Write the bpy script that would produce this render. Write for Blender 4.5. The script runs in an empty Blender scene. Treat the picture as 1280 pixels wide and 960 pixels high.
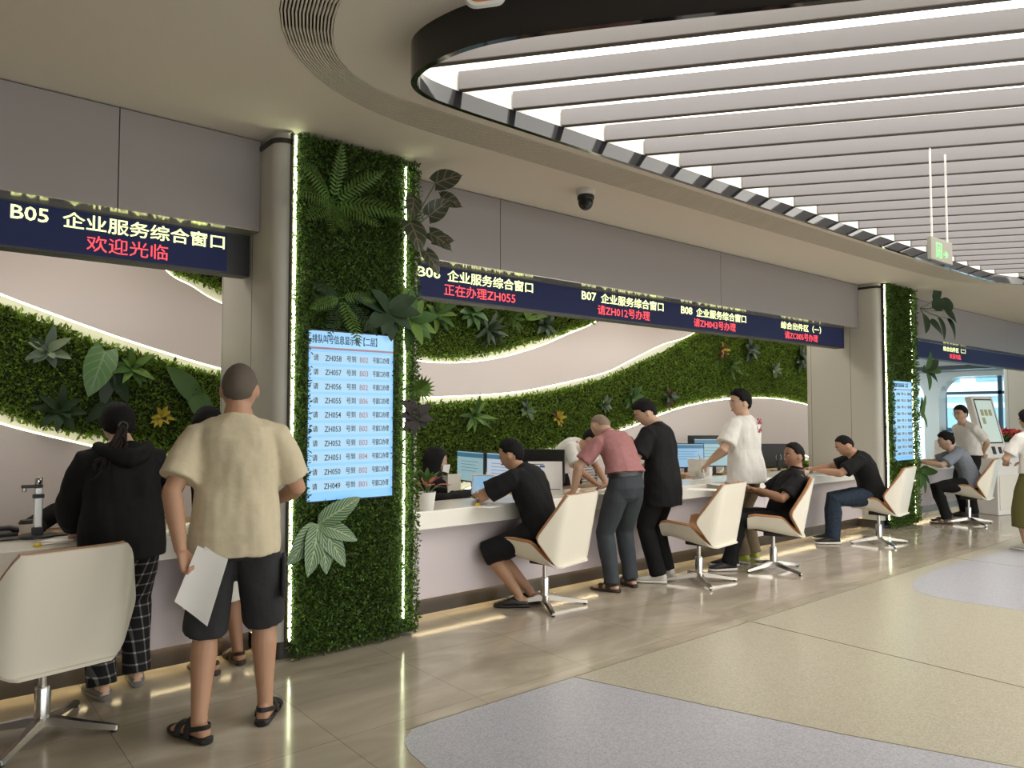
import bpy, bmesh, math, random
import numpy as np
from mathutils import Vector, Matrix, noise
SC = bpy.context.scene
COL = SC.collection
rnd = random.Random(7)
rng = np.random.default_rng(7)
R = math.radians
# ------------------------------------------------------------------ camera
YAW, PITCH, FPX, CAMH = R(39.6), math.atan(40/920.0), 920.0, 1.5
cd = bpy.data.cameras.new('camera'); cam = bpy.data.objects.new('camera', cd); COL.objects.link(cam)
cd.sensor_width = 36; cd.lens = FPX/1280*36; cd.clip_start = .05; cd.clip_end = 300
cam.location = (0, 0, CAMH); cam.rotation_euler = (R(90)+PITCH, 0, -YAW)
SC.camera = cam
SC.view_settings.view_transform = 'Standard'; SC.view_settings.look = 'None'
SC.view_settings.gamma = 1; SC.view_settings.use_curve_mapping = False
SC.view_settings.exposure = 0.27
SC.cycles.use_denoising = True
SC.cycles.max_bounces = 8; SC.cycles.diffuse_bounces = 5; SC.cycles.glossy_bounces = 3
SC.cycles.sample_clamp_indirect = 6
# ------------------------------------------------------------------ world and lights
W = bpy.data.worlds.new('sky'); SC.world = W; W.use_nodes = True
W.node_tree.nodes['Background'].inputs[0].default_value = (.62, .82, .93, 1)
W.node_tree.nodes['Background'].inputs[1].default_value = 1.4
LIGHT = dict(sky=3.4, strip=4.8, colstrip=13.0, kick=22.0, back=5.6, hall=640)
sd = bpy.data.lights.new('sun', 'SUN'); sd.energy = 4.5; sd.angle = R(1); sd.color = (1, .97, .92)
sun = bpy.data.objects.new('sun', sd); COL.objects.link(sun)
sun.rotation_euler = Vector((.62, .15, -.77)).to_track_quat('-Z', 'Y').to_euler()

ad = bpy.data.lights.new('front_fill', 'AREA'); ad.shape = 'RECTANGLE'; ad.size = 26; ad.size_y = 2.7; ad.energy = LIGHT['hall']; ad.color = (1, .965, .91)
fill_lamp = bpy.data.objects.new('front_fill', ad); COL.objects.link(fill_lamp); fill_lamp.location = (7, -8.85, 1.7); fill_lamp.rotation_euler = (R(90), 0, 0)   # added fill for front faces, at the added window band behind the camera

# ------------------------------------------------------------------ pixel rays of the 1280x960 frame, to find where things stand
_f = np.array([math.sin(YAW)*math.cos(PITCH), math.cos(YAW)*math.cos(PITCH), math.sin(PITCH)])
_r = np.array([math.cos(YAW), -math.sin(YAW), 0.0]); _u = np.cross(_r, _f)
def ray(u, v): return _f + _r*(u-640)/FPX + _u*(480-v)/FPX
def onz(u, v, z=0.0):
    d = ray(u, v); t = (z-CAMH)/d[2]; return Vector((d[0]*t, d[1]*t, z))
def ony(u, v, y):
    d = ray(u, v); t = y/d[1]; return Vector((d[0]*t, y, CAMH+d[2]*t))

# ------------------------------------------------------------------ materials
def MAT(name, col, rough=.5, metal=0.0, emit=0.0, var=None, bump=None, coat=0.0, spec=.5, trans=0.0, island=0.0, ecol=None, coord='Object'):
    m = bpy.data.materials.new(name); m.use_nodes = True
    nt = m.node_tree; b = nt.nodes['Principled BSDF']
    c = (*col, 1)
    b.inputs['Base Color'].default_value = c
    b.inputs['Roughness'].default_value = rough; b.inputs['Metallic'].default_value = metal
    b.inputs['Specular IOR Level'].default_value = spec
    b.inputs['Coat Weight'].default_value = coat
    b.inputs['Transmission Weight'].default_value = trans
    if emit:
        b.inputs['Emission Color'].default_value = (*(ecol or col), 1); b.inputs['Emission Strength'].default_value = emit
    N, L = nt.nodes.new, nt.links.new
    tc = N('ShaderNodeTexCoord')
    src = None
    if var:                                            # (scale, dark multiplier[, detail])
        n = N('ShaderNodeTexNoise'); n.inputs['Scale'].default_value = var[0]
        n.inputs['Detail'].default_value = var[2] if len(var) > 2 else 4
        L(tc.outputs[coord], n.inputs['Vector'])
        mx = N('ShaderNodeMix'); mx.data_type = 'RGBA'
        mx.inputs['A'].default_value = (*[x*var[1] for x in col], 1); mx.inputs['B'].default_value = c
        mr = N('ShaderNodeMapRange'); mr.inputs['From Min'].default_value = .35; mr.inputs['From Max'].default_value = .65
        L(n.outputs['Fac'], mr.inputs['Value']); L(mr.outputs[0], mx.inputs['Factor']); L(mx.outputs['Result'], b.inputs['Base Color'])
        src = mx
    if island:
        g = N('ShaderNodeNewGeometry'); hs = N('ShaderNodeHueSaturation')
        mr = N('ShaderNodeMapRange'); mr.inputs['To Min'].default_value = 1-island; mr.inputs['To Max'].default_value = 1+island
        L(g.outputs['Random Per Island'], mr.inputs['Value']); L(mr.outputs[0], hs.inputs['Value'])
        mr2 = N('ShaderNodeMapRange'); mr2.inputs['To Min'].default_value = .485; mr2.inputs['To Max'].default_value = .515
        L(g.outputs['Random Per Island'], mr2.inputs['Value']); L(mr2.outputs[0], hs.inputs['Hue'])
        hs.inputs['Color'].default_value = c
        if src: L(src.outputs['Result'], hs.inputs['Color'])
        L(hs.outputs['Color'], b.inputs['Base Color'])
    if bump:
        n = N('ShaderNodeTexNoise'); n.inputs['Scale'].default_value = bump[0]; n.inputs['Detail'].default_value = 5
        L(tc.outputs[coord], n.inputs['Vector'])
        bp = N('ShaderNodeBump'); bp.inputs['Strength'].default_value = bump[1]; bp.inputs['Distance'].default_value = .01
        L(n.outputs['Fac'], bp.inputs['Height']); L(bp.outputs[0], b.inputs['Normal'])
    return m
def nodes(m): return m.node_tree, m.node_tree.nodes.new, m.node_tree.links.new, m.node_tree.nodes['Principled BSDF']

M = {}
M['ceil'] = MAT('ceiling_plaster', (.84, .78, .68), .85, var=(260, .82, 2))
M['slat'] = MAT('grille_slat', (.70, .65, .56), .6)
M['dark'] = MAT('dark_void', (.03, .028, .026), .8)
M['gloss_black'] = MAT('gloss_black', (.010, .010, .011), .07, coat=.15)
M['louver'] = MAT('louver_face', (.185, .175, .178), .55)
M['louver_dark'] = MAT('louver_edge', (.085, .07, .062), .5)
M['cream'] = MAT('cream_recess', (.83, .81, .74), .6)
M['skyglow'] = MAT('luminous_ceiling', (.9, .9, .88), .8, emit=LIGHT['sky'], ecol=(1, .965, .90))
M['fascia'] = MAT('fascia_panel', (.27, .245, .238), .45)
M['soffit'] = MAT('soffit_gloss', (.55, .53, .42), .16, metal=.55)
M['pillar'] = MAT('pillar_panel', (.50, .485, .42), .4)
M['mauve'] = MAT('mauve_panel', (.74, .665, .63), .55)
M['wallwhite'] = MAT('recess_white', (.80, .79, .72), .6)
M['strip'] = MAT('led_strip', (.9, .9, .7), .6, emit=LIGHT['strip'], ecol=(1, .96, .66))
M['colstrip'] = MAT('led_strip_pillar', (.9, .95, .7), .6, emit=LIGHT['colstrip'], ecol=(.94, 1, .62))
M['kickstrip'] = MAT('led_strip_warm', (.9, .8, .6), .6, emit=LIGHT['kick'], ecol=(1, .80, .45))
M['counter'] = MAT('counter_stone', (.80, .775, .70), .18, coat=.2)
M['cfront'] = MAT('counter_front', (.56, .50, .52), .4)
M['kick'] = MAT('kick_board', (.028, .024, .022), .25)
M['green'] = MAT('turf_leaf', (.185, .285, .034), .5, island=.75)
M['green2'] = MAT('boxwood_leaf', (.085, .15, .022), .5, island=.8)
M['board'] = MAT('turf_board', (.012, .026, .006), .9)
M['metal'] = MAT('chrome', (.62, .60, .57), .22, metal=1)
M['alu'] = MAT('aluminium', (.66, .66, .64), .35, metal=.9)
M['chairwhite'] = MAT('chair_shell_white', (.74, .70, .60), .28, coat=.3)
M['tan'] = MAT('chair_tan_leather', (.36, .17, .065), .45, bump=(300, .1))
M['black'] = MAT('black_plastic', (.015, .015, .016), .4)
M['blackm'] = MAT('black_matt', (.018, .018, .018), .7)
M['white'] = MAT('white_plastic', (.78, .77, .74), .35)
M['paper'] = MAT('paper', (.86, .85, .83), .8)
M['navy'] = MAT('led_panel_navy', (.008, .010, .028), .6, spec=.15, emit=.4, ecol=(.018, .024, .072))
M['yellowled'] = MAT('led_yellow', (.9, 1, .5), .5, emit=1.0, ecol=(.93, 1.0, .45))
M['redled'] = MAT('led_red', (1, .1, .1), .5, emit=1.0, ecol=(1, .06, .085))
M['screen'] = MAT('display_blue', (.1, .2, .3), .3, emit=.95, ecol=(.16, .40, .72))
M['screenrow'] = MAT('display_row', (.1, .2, .3), .3, emit=.95, ecol=(.27, .43, .56))
M['screenhead'] = MAT('display_head', (.1, .2, .3), .3, emit=.95, ecol=(.25, .48, .74))
M['screenred'] = MAT('display_rule', (.2, .1, .1), .3, emit=.5, ecol=(.30, .16, .20))
M['ink'] = MAT('display_ink', (.01, .012, .02), .5)
M['pc'] = MAT('monitor_teal', (.1, .2, .2), .3, emit=.6, ecol=(.34, .50, .55))
M['pcblue'] = MAT('monitor_blue', (.1, .2, .3), .3, emit=.6, ecol=(.30, .50, .72))
M['pcpale'] = MAT('monitor_pale', (.3, .3, .3), .3, emit=.6, ecol=(.50, .60, .74))
M['pcband'] = MAT('monitor_header', (.05, .1, .15), .3, emit=.5, ecol=(.06, .20, .32))
M['wood'] = MAT('desk_wood', (.42, .25, .12), .45, var=(9, .75))
M['yellow'] = MAT('yellow_plastic', (.75, .55, .03), .4)
M['blue'] = MAT('blue_print', (.05, .12, .42), .6)
M['glass'] = MAT('window_glass', (.9, .97, 1), .02, trans=1.0)
M['winframe'] = MAT('window_frame', (.07, .12, .17), .5)
M['facade'] = MAT('facade_white', (.62, .76, .80), .7)
M['facadeglass'] = MAT('facade_glass', (.22, .40, .50), .2)
M['exitgreen'] = MAT('exit_green', (.1, .8, .2), .5, emit=.9, ecol=(.30, .95, .22))
M['exitplate'] = MAT('exit_plate', (.30, .29, .24), .35)
M['orange'] = MAT('orange_enamel', (.62, .20, .02), .4)

def translucent(m, k):
    nt, N, L, b = nodes(m); t = N('ShaderNodeBsdfTranslucent'); mx = N('ShaderNodeMixShader'); mx.inputs[0].default_value = k
    src = b.inputs['Base Color'].links[0].from_socket; L(src, t.inputs[0]); out = nt.nodes['Material Output']
    L(b.outputs[0], mx.inputs[1]); L(t.outputs[0], mx.inputs[2]); L(mx.outputs[0], out.inputs[0])
translucent(M['green'], .45); translucent(M['green2'], .4)
# floor: polished stone with veins and fine joints
m = MAT('polished_stone', (.36, .31, .235), .12, spec=.55); nt, N, L, b = nodes(m)
tc = N('ShaderNodeTexCoord'); mp = N('ShaderNodeMapping'); mp.inputs['Scale'].default_value = (.55, 1.6, 1); mp.inputs['Rotation'].default_value = (0, 0, .5)
L(tc.outputs['Object'], mp.inputs['Vector'])
n1 = N('ShaderNodeTexNoise'); n1.inputs['Scale'].default_value = 2.2; n1.inputs['Detail'].default_value = 8; n1.inputs['Distortion'].default_value = 1.2
L(mp.outputs[0], n1.inputs['Vector'])
cr = N('ShaderNodeValToRGB'); cr.color_ramp.elements[0].position = .30; cr.color_ramp.elements[0].color = (.29, .245, .19, 1)
cr.color_ramp.elements[1].position = .70; cr.color_ramp.elements[1].color = (.45, .40, .32, 1)
e = cr.color_ramp.elements.new(.52); e.color = (.36, .315, .245, 1)
L(n1.outputs['Fac'], cr.inputs[0])
br = N('ShaderNodeTexBrick'); br.offset = .0; br.inputs['Scale'].default_value = 1; br.inputs['Brick Width'].default_value = .8; br.inputs['Row Height'].default_value = .8
br.inputs['Mortar Size'].default_value = .0025; br.inputs['Color1'].default_value = (1, 1, 1, 1); br.inputs['Color2'].default_value = (.93, .93, .93, 1); br.inputs['Mortar'].default_value = (.6, .6, .6, 1)
L(tc.outputs['Object'], br.inputs['Vector'])
mx = N('ShaderNodeMix'); mx.data_type = 'RGBA'; mx.blend_type = 'MULTIPLY'; mx.inputs['Factor'].default_value = 1
L(cr.outputs[0], mx.inputs['A']); L(br.outputs['Color'], mx.inputs['B']); L(mx.outputs['Result'], b.inputs['Base Color'])
M['stone'] = m
def terrazzo(name, col, rough):
    m = MAT(name, col, rough); nt, N, L, b = nodes(m); tc = N('ShaderNodeTexCoord')
    v = N('ShaderNodeTexVoronoi'); v.inputs['Scale'].default_value = 140; L(tc.outputs['Object'], v.inputs['Vector'])
    hs = N('ShaderNodeHueSaturation'); hs.inputs['Color'].default_value = (*col, 1)
    mr = N('ShaderNodeMapRange'); mr.inputs['To Min'].default_value = .80; mr.inputs['To Max'].default_value = 1.2
    sp = N('ShaderNodeSeparateColor'); L(v.outputs['Color'], sp.inputs[0]); L(sp.outputs[0], mr.inputs['Value']); L(mr.outputs[0], hs.inputs['Value'])
    L(hs.outputs[0], b.inputs['Base Color']); return m
M['terr_beige'] = terrazzo('terrazzo_beige', (.345, .318, .245), .28)
M['terr_grey'] = terrazzo('terrazzo_grey', (.33, .33, .365), .28)
M['brass'] = MAT('floor_joint', (.20, .17, .11), .4)

# ------------------------------------------------------------------ mesh helpers
class MB:
    def __init__(s): s.v = []; s.f = []; s.mi = []; s.m = 0
    def add(s, vs, fs):
        o = len(s.v); s.v += [tuple(p) for p in vs]; s.f += [tuple(i+o for i in q) for q in fs]; s.mi += [s.m]*len(fs); return s
    def box(s, x0, x1, y0, y1, z0, z1, mat=None):
        vs = [Vector((x, y, z)) for x in (x0, x1) for y in (y0, y1) for z in (z0, z1)]
        if mat: vs = [mat @ p for p in vs]
        return s.add(vs, [(0, 1, 3, 2), (4, 6, 7, 5), (0, 4, 5, 1), (2, 3, 7, 6), (0, 2, 6, 4), (1, 5, 7, 3)])
    def loft(s, rings, cap=True, close=False):
        n = len(rings[0]); vs = [p for r in rings for p in r]; fs = []
        k = len(rings)
        for i in range(k if close else k-1):
            j2 = (i+1) % k
            for j in range(n): fs.append((i*n+j, i*n+(j+1) % n, j2*n+(j+1) % n, j2*n+j))
        if cap and not close: fs.append(tuple(range(n-1, -1, -1))); fs.append(tuple((k-1)*n+j for j in range(n)))
        return s.add(vs, fs)
    def tube(s, pts, rad, n=10, cap=True, close=False, squash=1.0):
        pts = [Vector(p) for p in pts]; k = len(pts)
        if not hasattr(rad, '__len__'): rad = [rad]*k
        rings = []; ref = None
        for i, p in enumerate(pts):
            a = pts[(i-1) % k] if (i > 0 or close) else p; c = pts[(i+1) % k] if (i < k-1 or close) else p
            d = (c-a).normalized()
            if ref is None:
                ref = Vector((0, 0, 1)) if abs(d.z) < .9 else Vector((1, 0, 0))
            x = (ref - d*ref.dot(d)).normalized(); y = d.cross(x); ref = x
            rings.append([p + (x*math.cos(t)*squash + y*math.sin(t))*rad[i] for t in [2*math.pi*j/n for j in range(n)]])
        return s.loft(rings, cap, close)
    def lathe(s, prof, n=20, c=(0, 0, 0), mat=None):
        c = Vector(c); rings = []
        for r, z in prof:
            rings.append([c+Vector((r*math.cos(2*math.pi*j/n), r*math.sin(2*math.pi*j/n), z)) for j in range(n)])
        if mat: rings = [[mat @ p for p in r] for r in rings]
        return s.loft(rings)
    def ell(s, c, r, n=14, k=9, mat=None):
        c = Vector(c); rings = []
        for i in range(1, k):
            a = math.pi*i/k-math.pi/2
            rings.append([Vector((r[0]*math.cos(a)*math.cos(2*math.pi*j/n), r[1]*math.cos(a)*math.sin(2*math.pi*j/n), r[2]*math.sin(a))) for j in range(n)])
        rings = [[(mat @ p if mat else p)+c for p in q] for q in rings]
        return s.loft(rings)
    def prism(s, poly, fn0, fn1):
        """poly of (a, b); fn0 / fn1 map (a, b) to the two end points"""
        n = len(poly); vs = [fn0(*p) for p in poly]+[fn1(*p) for p in poly]
        return s.add(vs, [tuple(range(n)), tuple(range(2*n-1, n-1, -1))]+[(i, i+n, (i+1) % n+n, (i+1) % n) for i in range(n)])
    def slab(s, poly, z0, z1): return s.prism(poly, lambda a, b: (a, b, z0), lambda a, b: (a, b, z1))
    def plate(s, poly, y0, y1): return s.prism(poly, lambda a, b: (a, y0, b), lambda a, b: (a, y1, b))
    def sheet(s, P, t0, t1):
        """P[i][j] a grid of points; a closed sheet between offsets t0 and t1 along the grid normal"""
        ni, nj = len(P), len(P[0]); A = []; B = []
        for i in range(ni):
            for j in range(nj):
                du = P[min(i+1, ni-1)][j]-P[max(i-1, 0)][j]; dv = P[i][min(j+1, nj-1)]-P[i][max(j-1, 0)]
                n = du.cross(dv).normalized(); A.append(P[i][j]+n*t0); B.append(P[i][j]+n*t1)
        fs = []; o = ni*nj; ix = lambda i, j: i*nj+j
        for i in range(ni-1):
            for j in range(nj-1):
                fs.append((ix(i, j), ix(i+1, j), ix(i+1, j+1), ix(i, j+1))); fs.append(tuple(o+q for q in (ix(i, j), ix(i, j+1), ix(i+1, j+1), ix(i+1, j))))
        rim = [ix(i, 0) for i in range(ni)]+[ix(ni-1, j) for j in range(1, nj)]+[ix(i, nj-1) for i in range(ni-2, -1, -1)]+[ix(0, j) for j in range(nj-2, 0, -1)]
        for a, c in zip(rim, rim[1:]+rim[:1]): fs.append((a, a+o, c+o, c))
        return s.add(A+B, fs)
    def mesh(s, name, mats, smooth=40, fix=True):
        me = bpy.data.meshes.new(name); me.from_pydata(s.v, [], s.f)
        for mt in (mats if isinstance(mats, (list, tuple)) else [mats]): me.materials.append(mt)
        if any(s.mi): me.polygons.foreach_set('material_index', s.mi)
        if fix:
            bm = bmesh.new(); bm.from_mesh(me); bmesh.ops.recalc_face_normals(bm, faces=bm.faces); bm.to_mesh(me); bm.free()
        if smooth:
            me.polygons.foreach_set('use_smooth', [True]*len(me.polygons)); me.set_sharp_from_angle(angle=R(smooth))
        me.update(); return me
    def build(s, name, mats, parent=None, smooth=40, bevel=0, fix=True, loc=None, rz=None):
        o = bpy.data.objects.new(name, s.mesh(name, mats, smooth, fix)); COL.objects.link(o)
        if parent: o.parent = parent
        if loc is not None: o.location = loc
        if rz is not None: o.rotation_euler.z = rz
        if bevel:
            md = o.modifiers.new('bevel', 'BEVEL'); md.width = bevel; md.segments = 2; md.limit_method = 'ANGLE'
        return o
def tag(o, label, cat, group=None, kind=None):
    if label: o['label'] = label
    if cat: o['category'] = cat
    if group: o['group'] = group
    if kind: o['kind'] = kind
    return o
def struct(o): o['kind'] = 'structure'; return o
def empty(name, loc, label, cat, rz=0.0, group=None):
    o = bpy.data.objects.new(name, None); COL.objects.link(o); o.empty_display_size = .1
    o.location = loc; o.rotation_euler.z = rz; return tag(o, label, cat, group)
def kids(o): return [c for c in bpy.data.objects if c.parent == o]
def copy_thing(root, loc, rz, label, scale=None):
    r = root.copy(); COL.objects.link(r); r.location = loc; r.rotation_euler.z = rz; r['label'] = label
    for ch in kids(root):
        c = ch.copy(); COL.objects.link(c); c.parent = r
        for g in kids(ch):
            d = g.copy(); COL.objects.link(d); d.parent = c
    return r
def np_mesh(name, V, F, mat, parent=None, smooth=False):
    me = bpy.data.meshes.new(name); F = np.asarray(F, dtype=np.int32); V = np.asarray(V, dtype=np.float32)
    me.vertices.add(len(V)); me.vertices.foreach_set('co', V.ravel())
    k = F.shape[1]; me.loops.add(F.size); me.loops.foreach_set('vertex_index', F.ravel())
    me.polygons.add(len(F)); me.polygons.foreach_set('loop_start', np.arange(0, F.size, k, dtype=np.int32))
    me.update(calc_edges=True); me.materials.append(mat)
    if smooth: me.polygons.foreach_set('use_smooth', np.ones(len(F), dtype=bool))
    o = bpy.data.objects.new(name, me); COL.objects.link(o)
    if parent: o.parent = parent
    return o
def chaikin(pts, it=2, closed=True):
    pts = [Vector(p) for p in pts]
    for _ in range(it):
        out = []; n = len(pts)
        rngi = range(n if closed else n-1)
        for i in rngi:
            a, c = pts[i], pts[(i+1) % n]; out += [a.lerp(c, .25), a.lerp(c, .75)]
        if not closed: out = [pts[0]]+out+[pts[-1]]
        pts = out
    return pts
def catmull(pts, per=6):
    P = [Vector(p) for p in pts]; P = [P[0]*2-P[1]]+P+[P[-1]*2-P[-2]]; out = []
    for i in range(1, len(P)-2):
        a, b_, c, d = P[i-1:i+3]
        for k in range(per):
            t = k/per; out.append(.5*((2*b_)+(c-a)*t+(2*a-5*b_+4*c-d)*t*t+(3*b_-a-3*c+d)*t**3))
    return out+[P[-2]]
def resample(pts, n, closed=True):
    P = np.array([tuple(p) for p in pts]); 
    if closed: P = np.vstack([P, P[:1]])
    s = np.r_[0, np.cumsum(np.linalg.norm(np.diff(P, axis=0), axis=1))]
    t = np.linspace(0, s[-1], n, endpoint=not closed)
    return np.stack([np.interp(t, s, P[:, k]) for k in range(P.shape[1])], 1)
def offset_loop(P, d):
    P = np.array([tuple(p) for p in P]); t = np.roll(P, -1, 0)-np.roll(P, 1, 0); t /= np.linalg.norm(t, axis=1)[:, None]+1e-9
    return P+np.stack([t[:, 1], -t[:, 0]], 1)*d
def text_obj(body, name, mat, parent, width, height, loc, rot=(R(90), 0, 0), depth=.002, bold=0.0, align='LEFT'):
    """lettering as a mesh, fitted to width x height; loc = lower left corner, reading along local +X"""
    cu = bpy.data.curves.new(name, 'FONT'); cu.body = body; cu.size = 1.0; cu.offset = bold; cu.resolution_u = 2; cu.extrude = .004
    t = bpy.data.objects.new(name, cu); COL.objects.link(t)
    dg = bpy.context.evaluated_depsgraph_get(); me = bpy.data.meshes.new_from_object(t.evaluated_get(dg))
    bpy.data.objects.remove(t); bpy.data.curves.remove(cu)
    n = len(me.vertices); co = np.empty(n*3, dtype=np.float32); me.vertices.foreach_get('co', co); co = co.reshape(-1, 3)
    lo, hi = co.min(0), co.max(0); co -= lo; co[:, 0] *= width/(hi[0]-lo[0]); co[:, 1] *= height/(hi[1]-lo[1]); co[:, 2] *= depth/(hi[2]-lo[2])
    me.vertices.foreach_set('co', co.ravel()); me.materials.clear(); me.materials.append(mat); me.update(); me.name = name
    o = bpy.data.objects.new(name, me); COL.objects.link(o); o.location = loc; o.rotation_euler = rot
    if parent: o.parent = parent
    return o
# ================================================================== SETTING
CZ = 3.3                                     # ceiling height
XC = [(1.76, 2.84), (10.05, 11.13), (18.35, 19.43)]      # pillars
YF, YS, YB = 4.70, 4.87, 6.95                # fascia front, sign front, back wall
# floor
struct(MB().box(-10, 26, -12, 9, -.1, 0).build('floor', M['stone'], smooth=0))
def pxloop(uvs): return [tuple(onz(u, v)[:2]) for u, v in uvs]
grey = [(3.017, 3.085), (3.261, 2.323), (3.45, 1.75), (3.75, 1.0), (5.5, -3), (2.6, -3), (1.9, 1.6), (1.76, 2.4), (1.765, 2.70), (1.782, 2.869), (1.827, 2.992), (1.918, 3.07), (2.052, 3.085)]
beige = [(3.017, 3.085), (26, 3.085), (26, -8), (6, -8), (5.5, -3), (3.75, 1.0), (3.45, 1.75), (3.261, 2.323)]
struct(MB().slab(beige, -.02, .0015).build('floor_beige_terrazzo', M['terr_beige'], smooth=0))
struct(MB().slab(grey, -.02, .002).build('floor_grey_terrazzo', M['terr_grey'], smooth=0))
far = chaikin([(6.60, 2.95), (9.3, 2.95), (10.6, 2.6), (11.0, 1.6), (9.0, .4), (7.0, 1.0), (6.66, 1.9)], 3)
struct(MB().slab([tuple(p) for p in far], -.02, .0026).build('floor_grey_inlay', M['terr_grey'], smooth=0))
jl = MB(); jl.box(1.9, 26, 3.083, 3.093, -.02, .0032)
for a, c in [((4.813, 3.085), (4.82, -4)), ((3.017, 3.085), (3.261, 2.323)), ((3.261, 2.323), (3.45, 1.75)), ((3.45, 1.75), (3.75, 1.0)), ((8.6, 3.085), (8.6, -4))]:
    a, c = Vector((*a, 0)), Vector((*c, 0)); d = (c-a).normalized(); n = Vector((-d.y, d.x, 0))*.004
    jl.slab([tuple((a+n)[:2]), tuple((a-n)[:2]), tuple((c-n)[:2]), tuple((c+n)[:2])], -.02, .0034)
struct(jl.build('floor_joint', M['brass'], smooth=0))
# ceiling with the skylight hole and the ring grille
rim = [tuple(p) for p in chaikin([(1.80, 2.78), (1.82, 2.98), (1.93, 3.09), (2.12, 3.125), (2.6, 3.125), (9.4, 3.125), (10.2, 3.08), (10.75, 2.86), (11.05, 2.4), (16.5, -5.0), (7.9, -5.0), (2.78, 1.28), (2.05, 2.2), (1.86, 2.5)], 2)]
g_in = chaikin([(1.40, 2.7), (1.42, 2.92), (1.52, 3.18), (1.63, 3.335), (1.80, 3.475), (2.02, 3.56), (2.4, 3.56), (9.4, 3.545), (10.7, 3.45), (11.5, 3.1), (11.9, 2.4), (17.3, -5.3), (7.6, -5.3), (2.42, 1.2), (1.60, 2.2)], 2)
g_out = chaikin([(1.05, 2.65), (1.12, 2.98), (1.225, 3.25), (1.365, 3.46), (1.53, 3.63), (1.78, 3.81), (2.08, 3.89), (2.6, 3.885), (9.4, 3.87), (11.0, 3.78), (12.0, 3.3), (12.4, 2.4), (17.9, -5.6), (7.2, -5.6), (2.05, 1.1), (1.2, 2.1)], 2)
def fill(loops, z, name, mat, flip=False, thick=0):
    bm = bmesh.new(); es = []
    for lp in loops:
        vs = [bm.verts.new((p[0], p[1], z)) for p in lp]
        es += [bm.edges.new((vs[i], vs[(i+1) % len(vs)])) for i in range(len(vs))]
    bmesh.ops.triangle_fill(bm, use_beauty=True, use_dissolve=False, edges=es)
    me = bpy.data.meshes.new(name); bm.to_mesh(me); bm.free(); me.materials.append(mat)
    o = bpy.data.objects.new(name, me); COL.objects.link(o); return o
gi, go = resample(g_in, 300), resample(g_out, 1500)
# align the two loops by their nearest starting point, then lay the slats between them
k0 = int(np.argmin(np.linalg.norm(go-gi[0], axis=1))); go = np.roll(go, -k0, 0)
near = [int(np.argmin(np.linalg.norm(go-p, axis=1))) for p in gi]
gm = np.array([go[j] for j in near]);
for _ in range(12): gm = (np.roll(gm, 1, 0)+gm*2+np.roll(gm, -1, 0))/4
struct(fill([[(-10, -9.1), (26, -9.1), (26, 9), (-10, 9)], [tuple(p) for p in gm]], CZ, 'ceiling', M['ceil']))
struct(fill([[tuple(p) for p in g_in], rim], CZ, 'ceiling_inner_ring', M['ceil']))
gr = MB()
for k in range(15):
    t = (k+.5)/15; a = gi*(1-t)+gm*t; h = .0052
    t0, t1 = t-h/.33, t+h/.33; A, B = gi*(1-t0)+gm*t0, gi*(1-t1)+gm*t1
    n = len(A)
    vs = [(*p, CZ-.004) for p in A]+[(*p, CZ-.004) for p in B]+[(*p, CZ+.012) for p in A]+[(*p, CZ+.012) for p in B]
    fs = []
    for i in range(n):
        j = (i+1) % n; fs += [(i, j, n+j, n+i), (i, i+2*n, j+2*n, j), (n+i, n+j, 3*n+j, 3*n+i)]
    gr.add(vs, fs)
g = tag(gr.build('air_grille', M['slat'], smooth=0), 'long beige ring of fine air slots curving around the louvred skylight', 'air grille')
pl = MB(); n = len(gi); vs = [(*p, CZ+.045) for p in gi]+[(*p, CZ+.045) for p in gm]
pl.add(vs, [(i, (i+1) % n, n+(i+1) % n, n+i) for i in range(n)]); pl.build('plenum', M['dark'], g, smooth=0)
struct(MB().box(-10.1, 26.1, -12.1, 9.1, 3.56, 3.7).build('ceiling_slab', M['dark'], smooth=0))
# skylight
sk = empty('skylight', (0, 0, 0), 'long louvred luminous ceiling recess with a glossy black rim', 'skylight')
rin = [tuple(p) for p in offset_loop(rim, .03)]
if abs(rin[10][1]) > abs(rim[10][1]): rin = [tuple(p) for p in offset_loop(rim, -.03)]
def band(mb, A, B, z0, z1):
    n = len(A); mb.add([(*p, z0) for p in A]+[(*p, z1) for p in B], [(i, (i+1) % n, n+(i+1) % n, n+i) for i in range(n)])
ZR, ZL, ZLT, ZT = 3.11, 3.20, 3.297, 3.50
b_ = MB(); band(b_, rim, rim, CZ+.01, ZR); band(b_, rim, rin, ZR, ZR); band(b_, rin, rin, ZR, ZL); b_.build('rim', M['gloss_black'], sk, smooth=50)
b_ = MB(); band(b_, rin, rin, ZL, ZT); b_.build('recess_wall', M['cream'], sk, smooth=50)
o = fill([rim], ZT, 'luminous_panel', M['skyglow']); o.parent = sk
def seg_in(loop, p, d):
    ts = []; n = len(loop)
    for i in range(n):
        a, c = Vector(loop[i]), Vector(loop[(i+1) % n]); e_ = c-a; den = d[0]*e_.y-d[1]*e_.x
        if abs(den) < 1e-9: continue
        w = a-Vector(p); t = (w.x*e_.y-w.y*e_.x)/den; s = (w.x*d[1]-w.y*d[0])/den
        if 0 <= s < 1: ts.append(t)
    ts.sort(); return ts
ld = (math.cos(R(-53)), math.sin(R(-53)))
lv = MB(); lvn = Vector((-ld[1], ld[0]))
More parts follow.
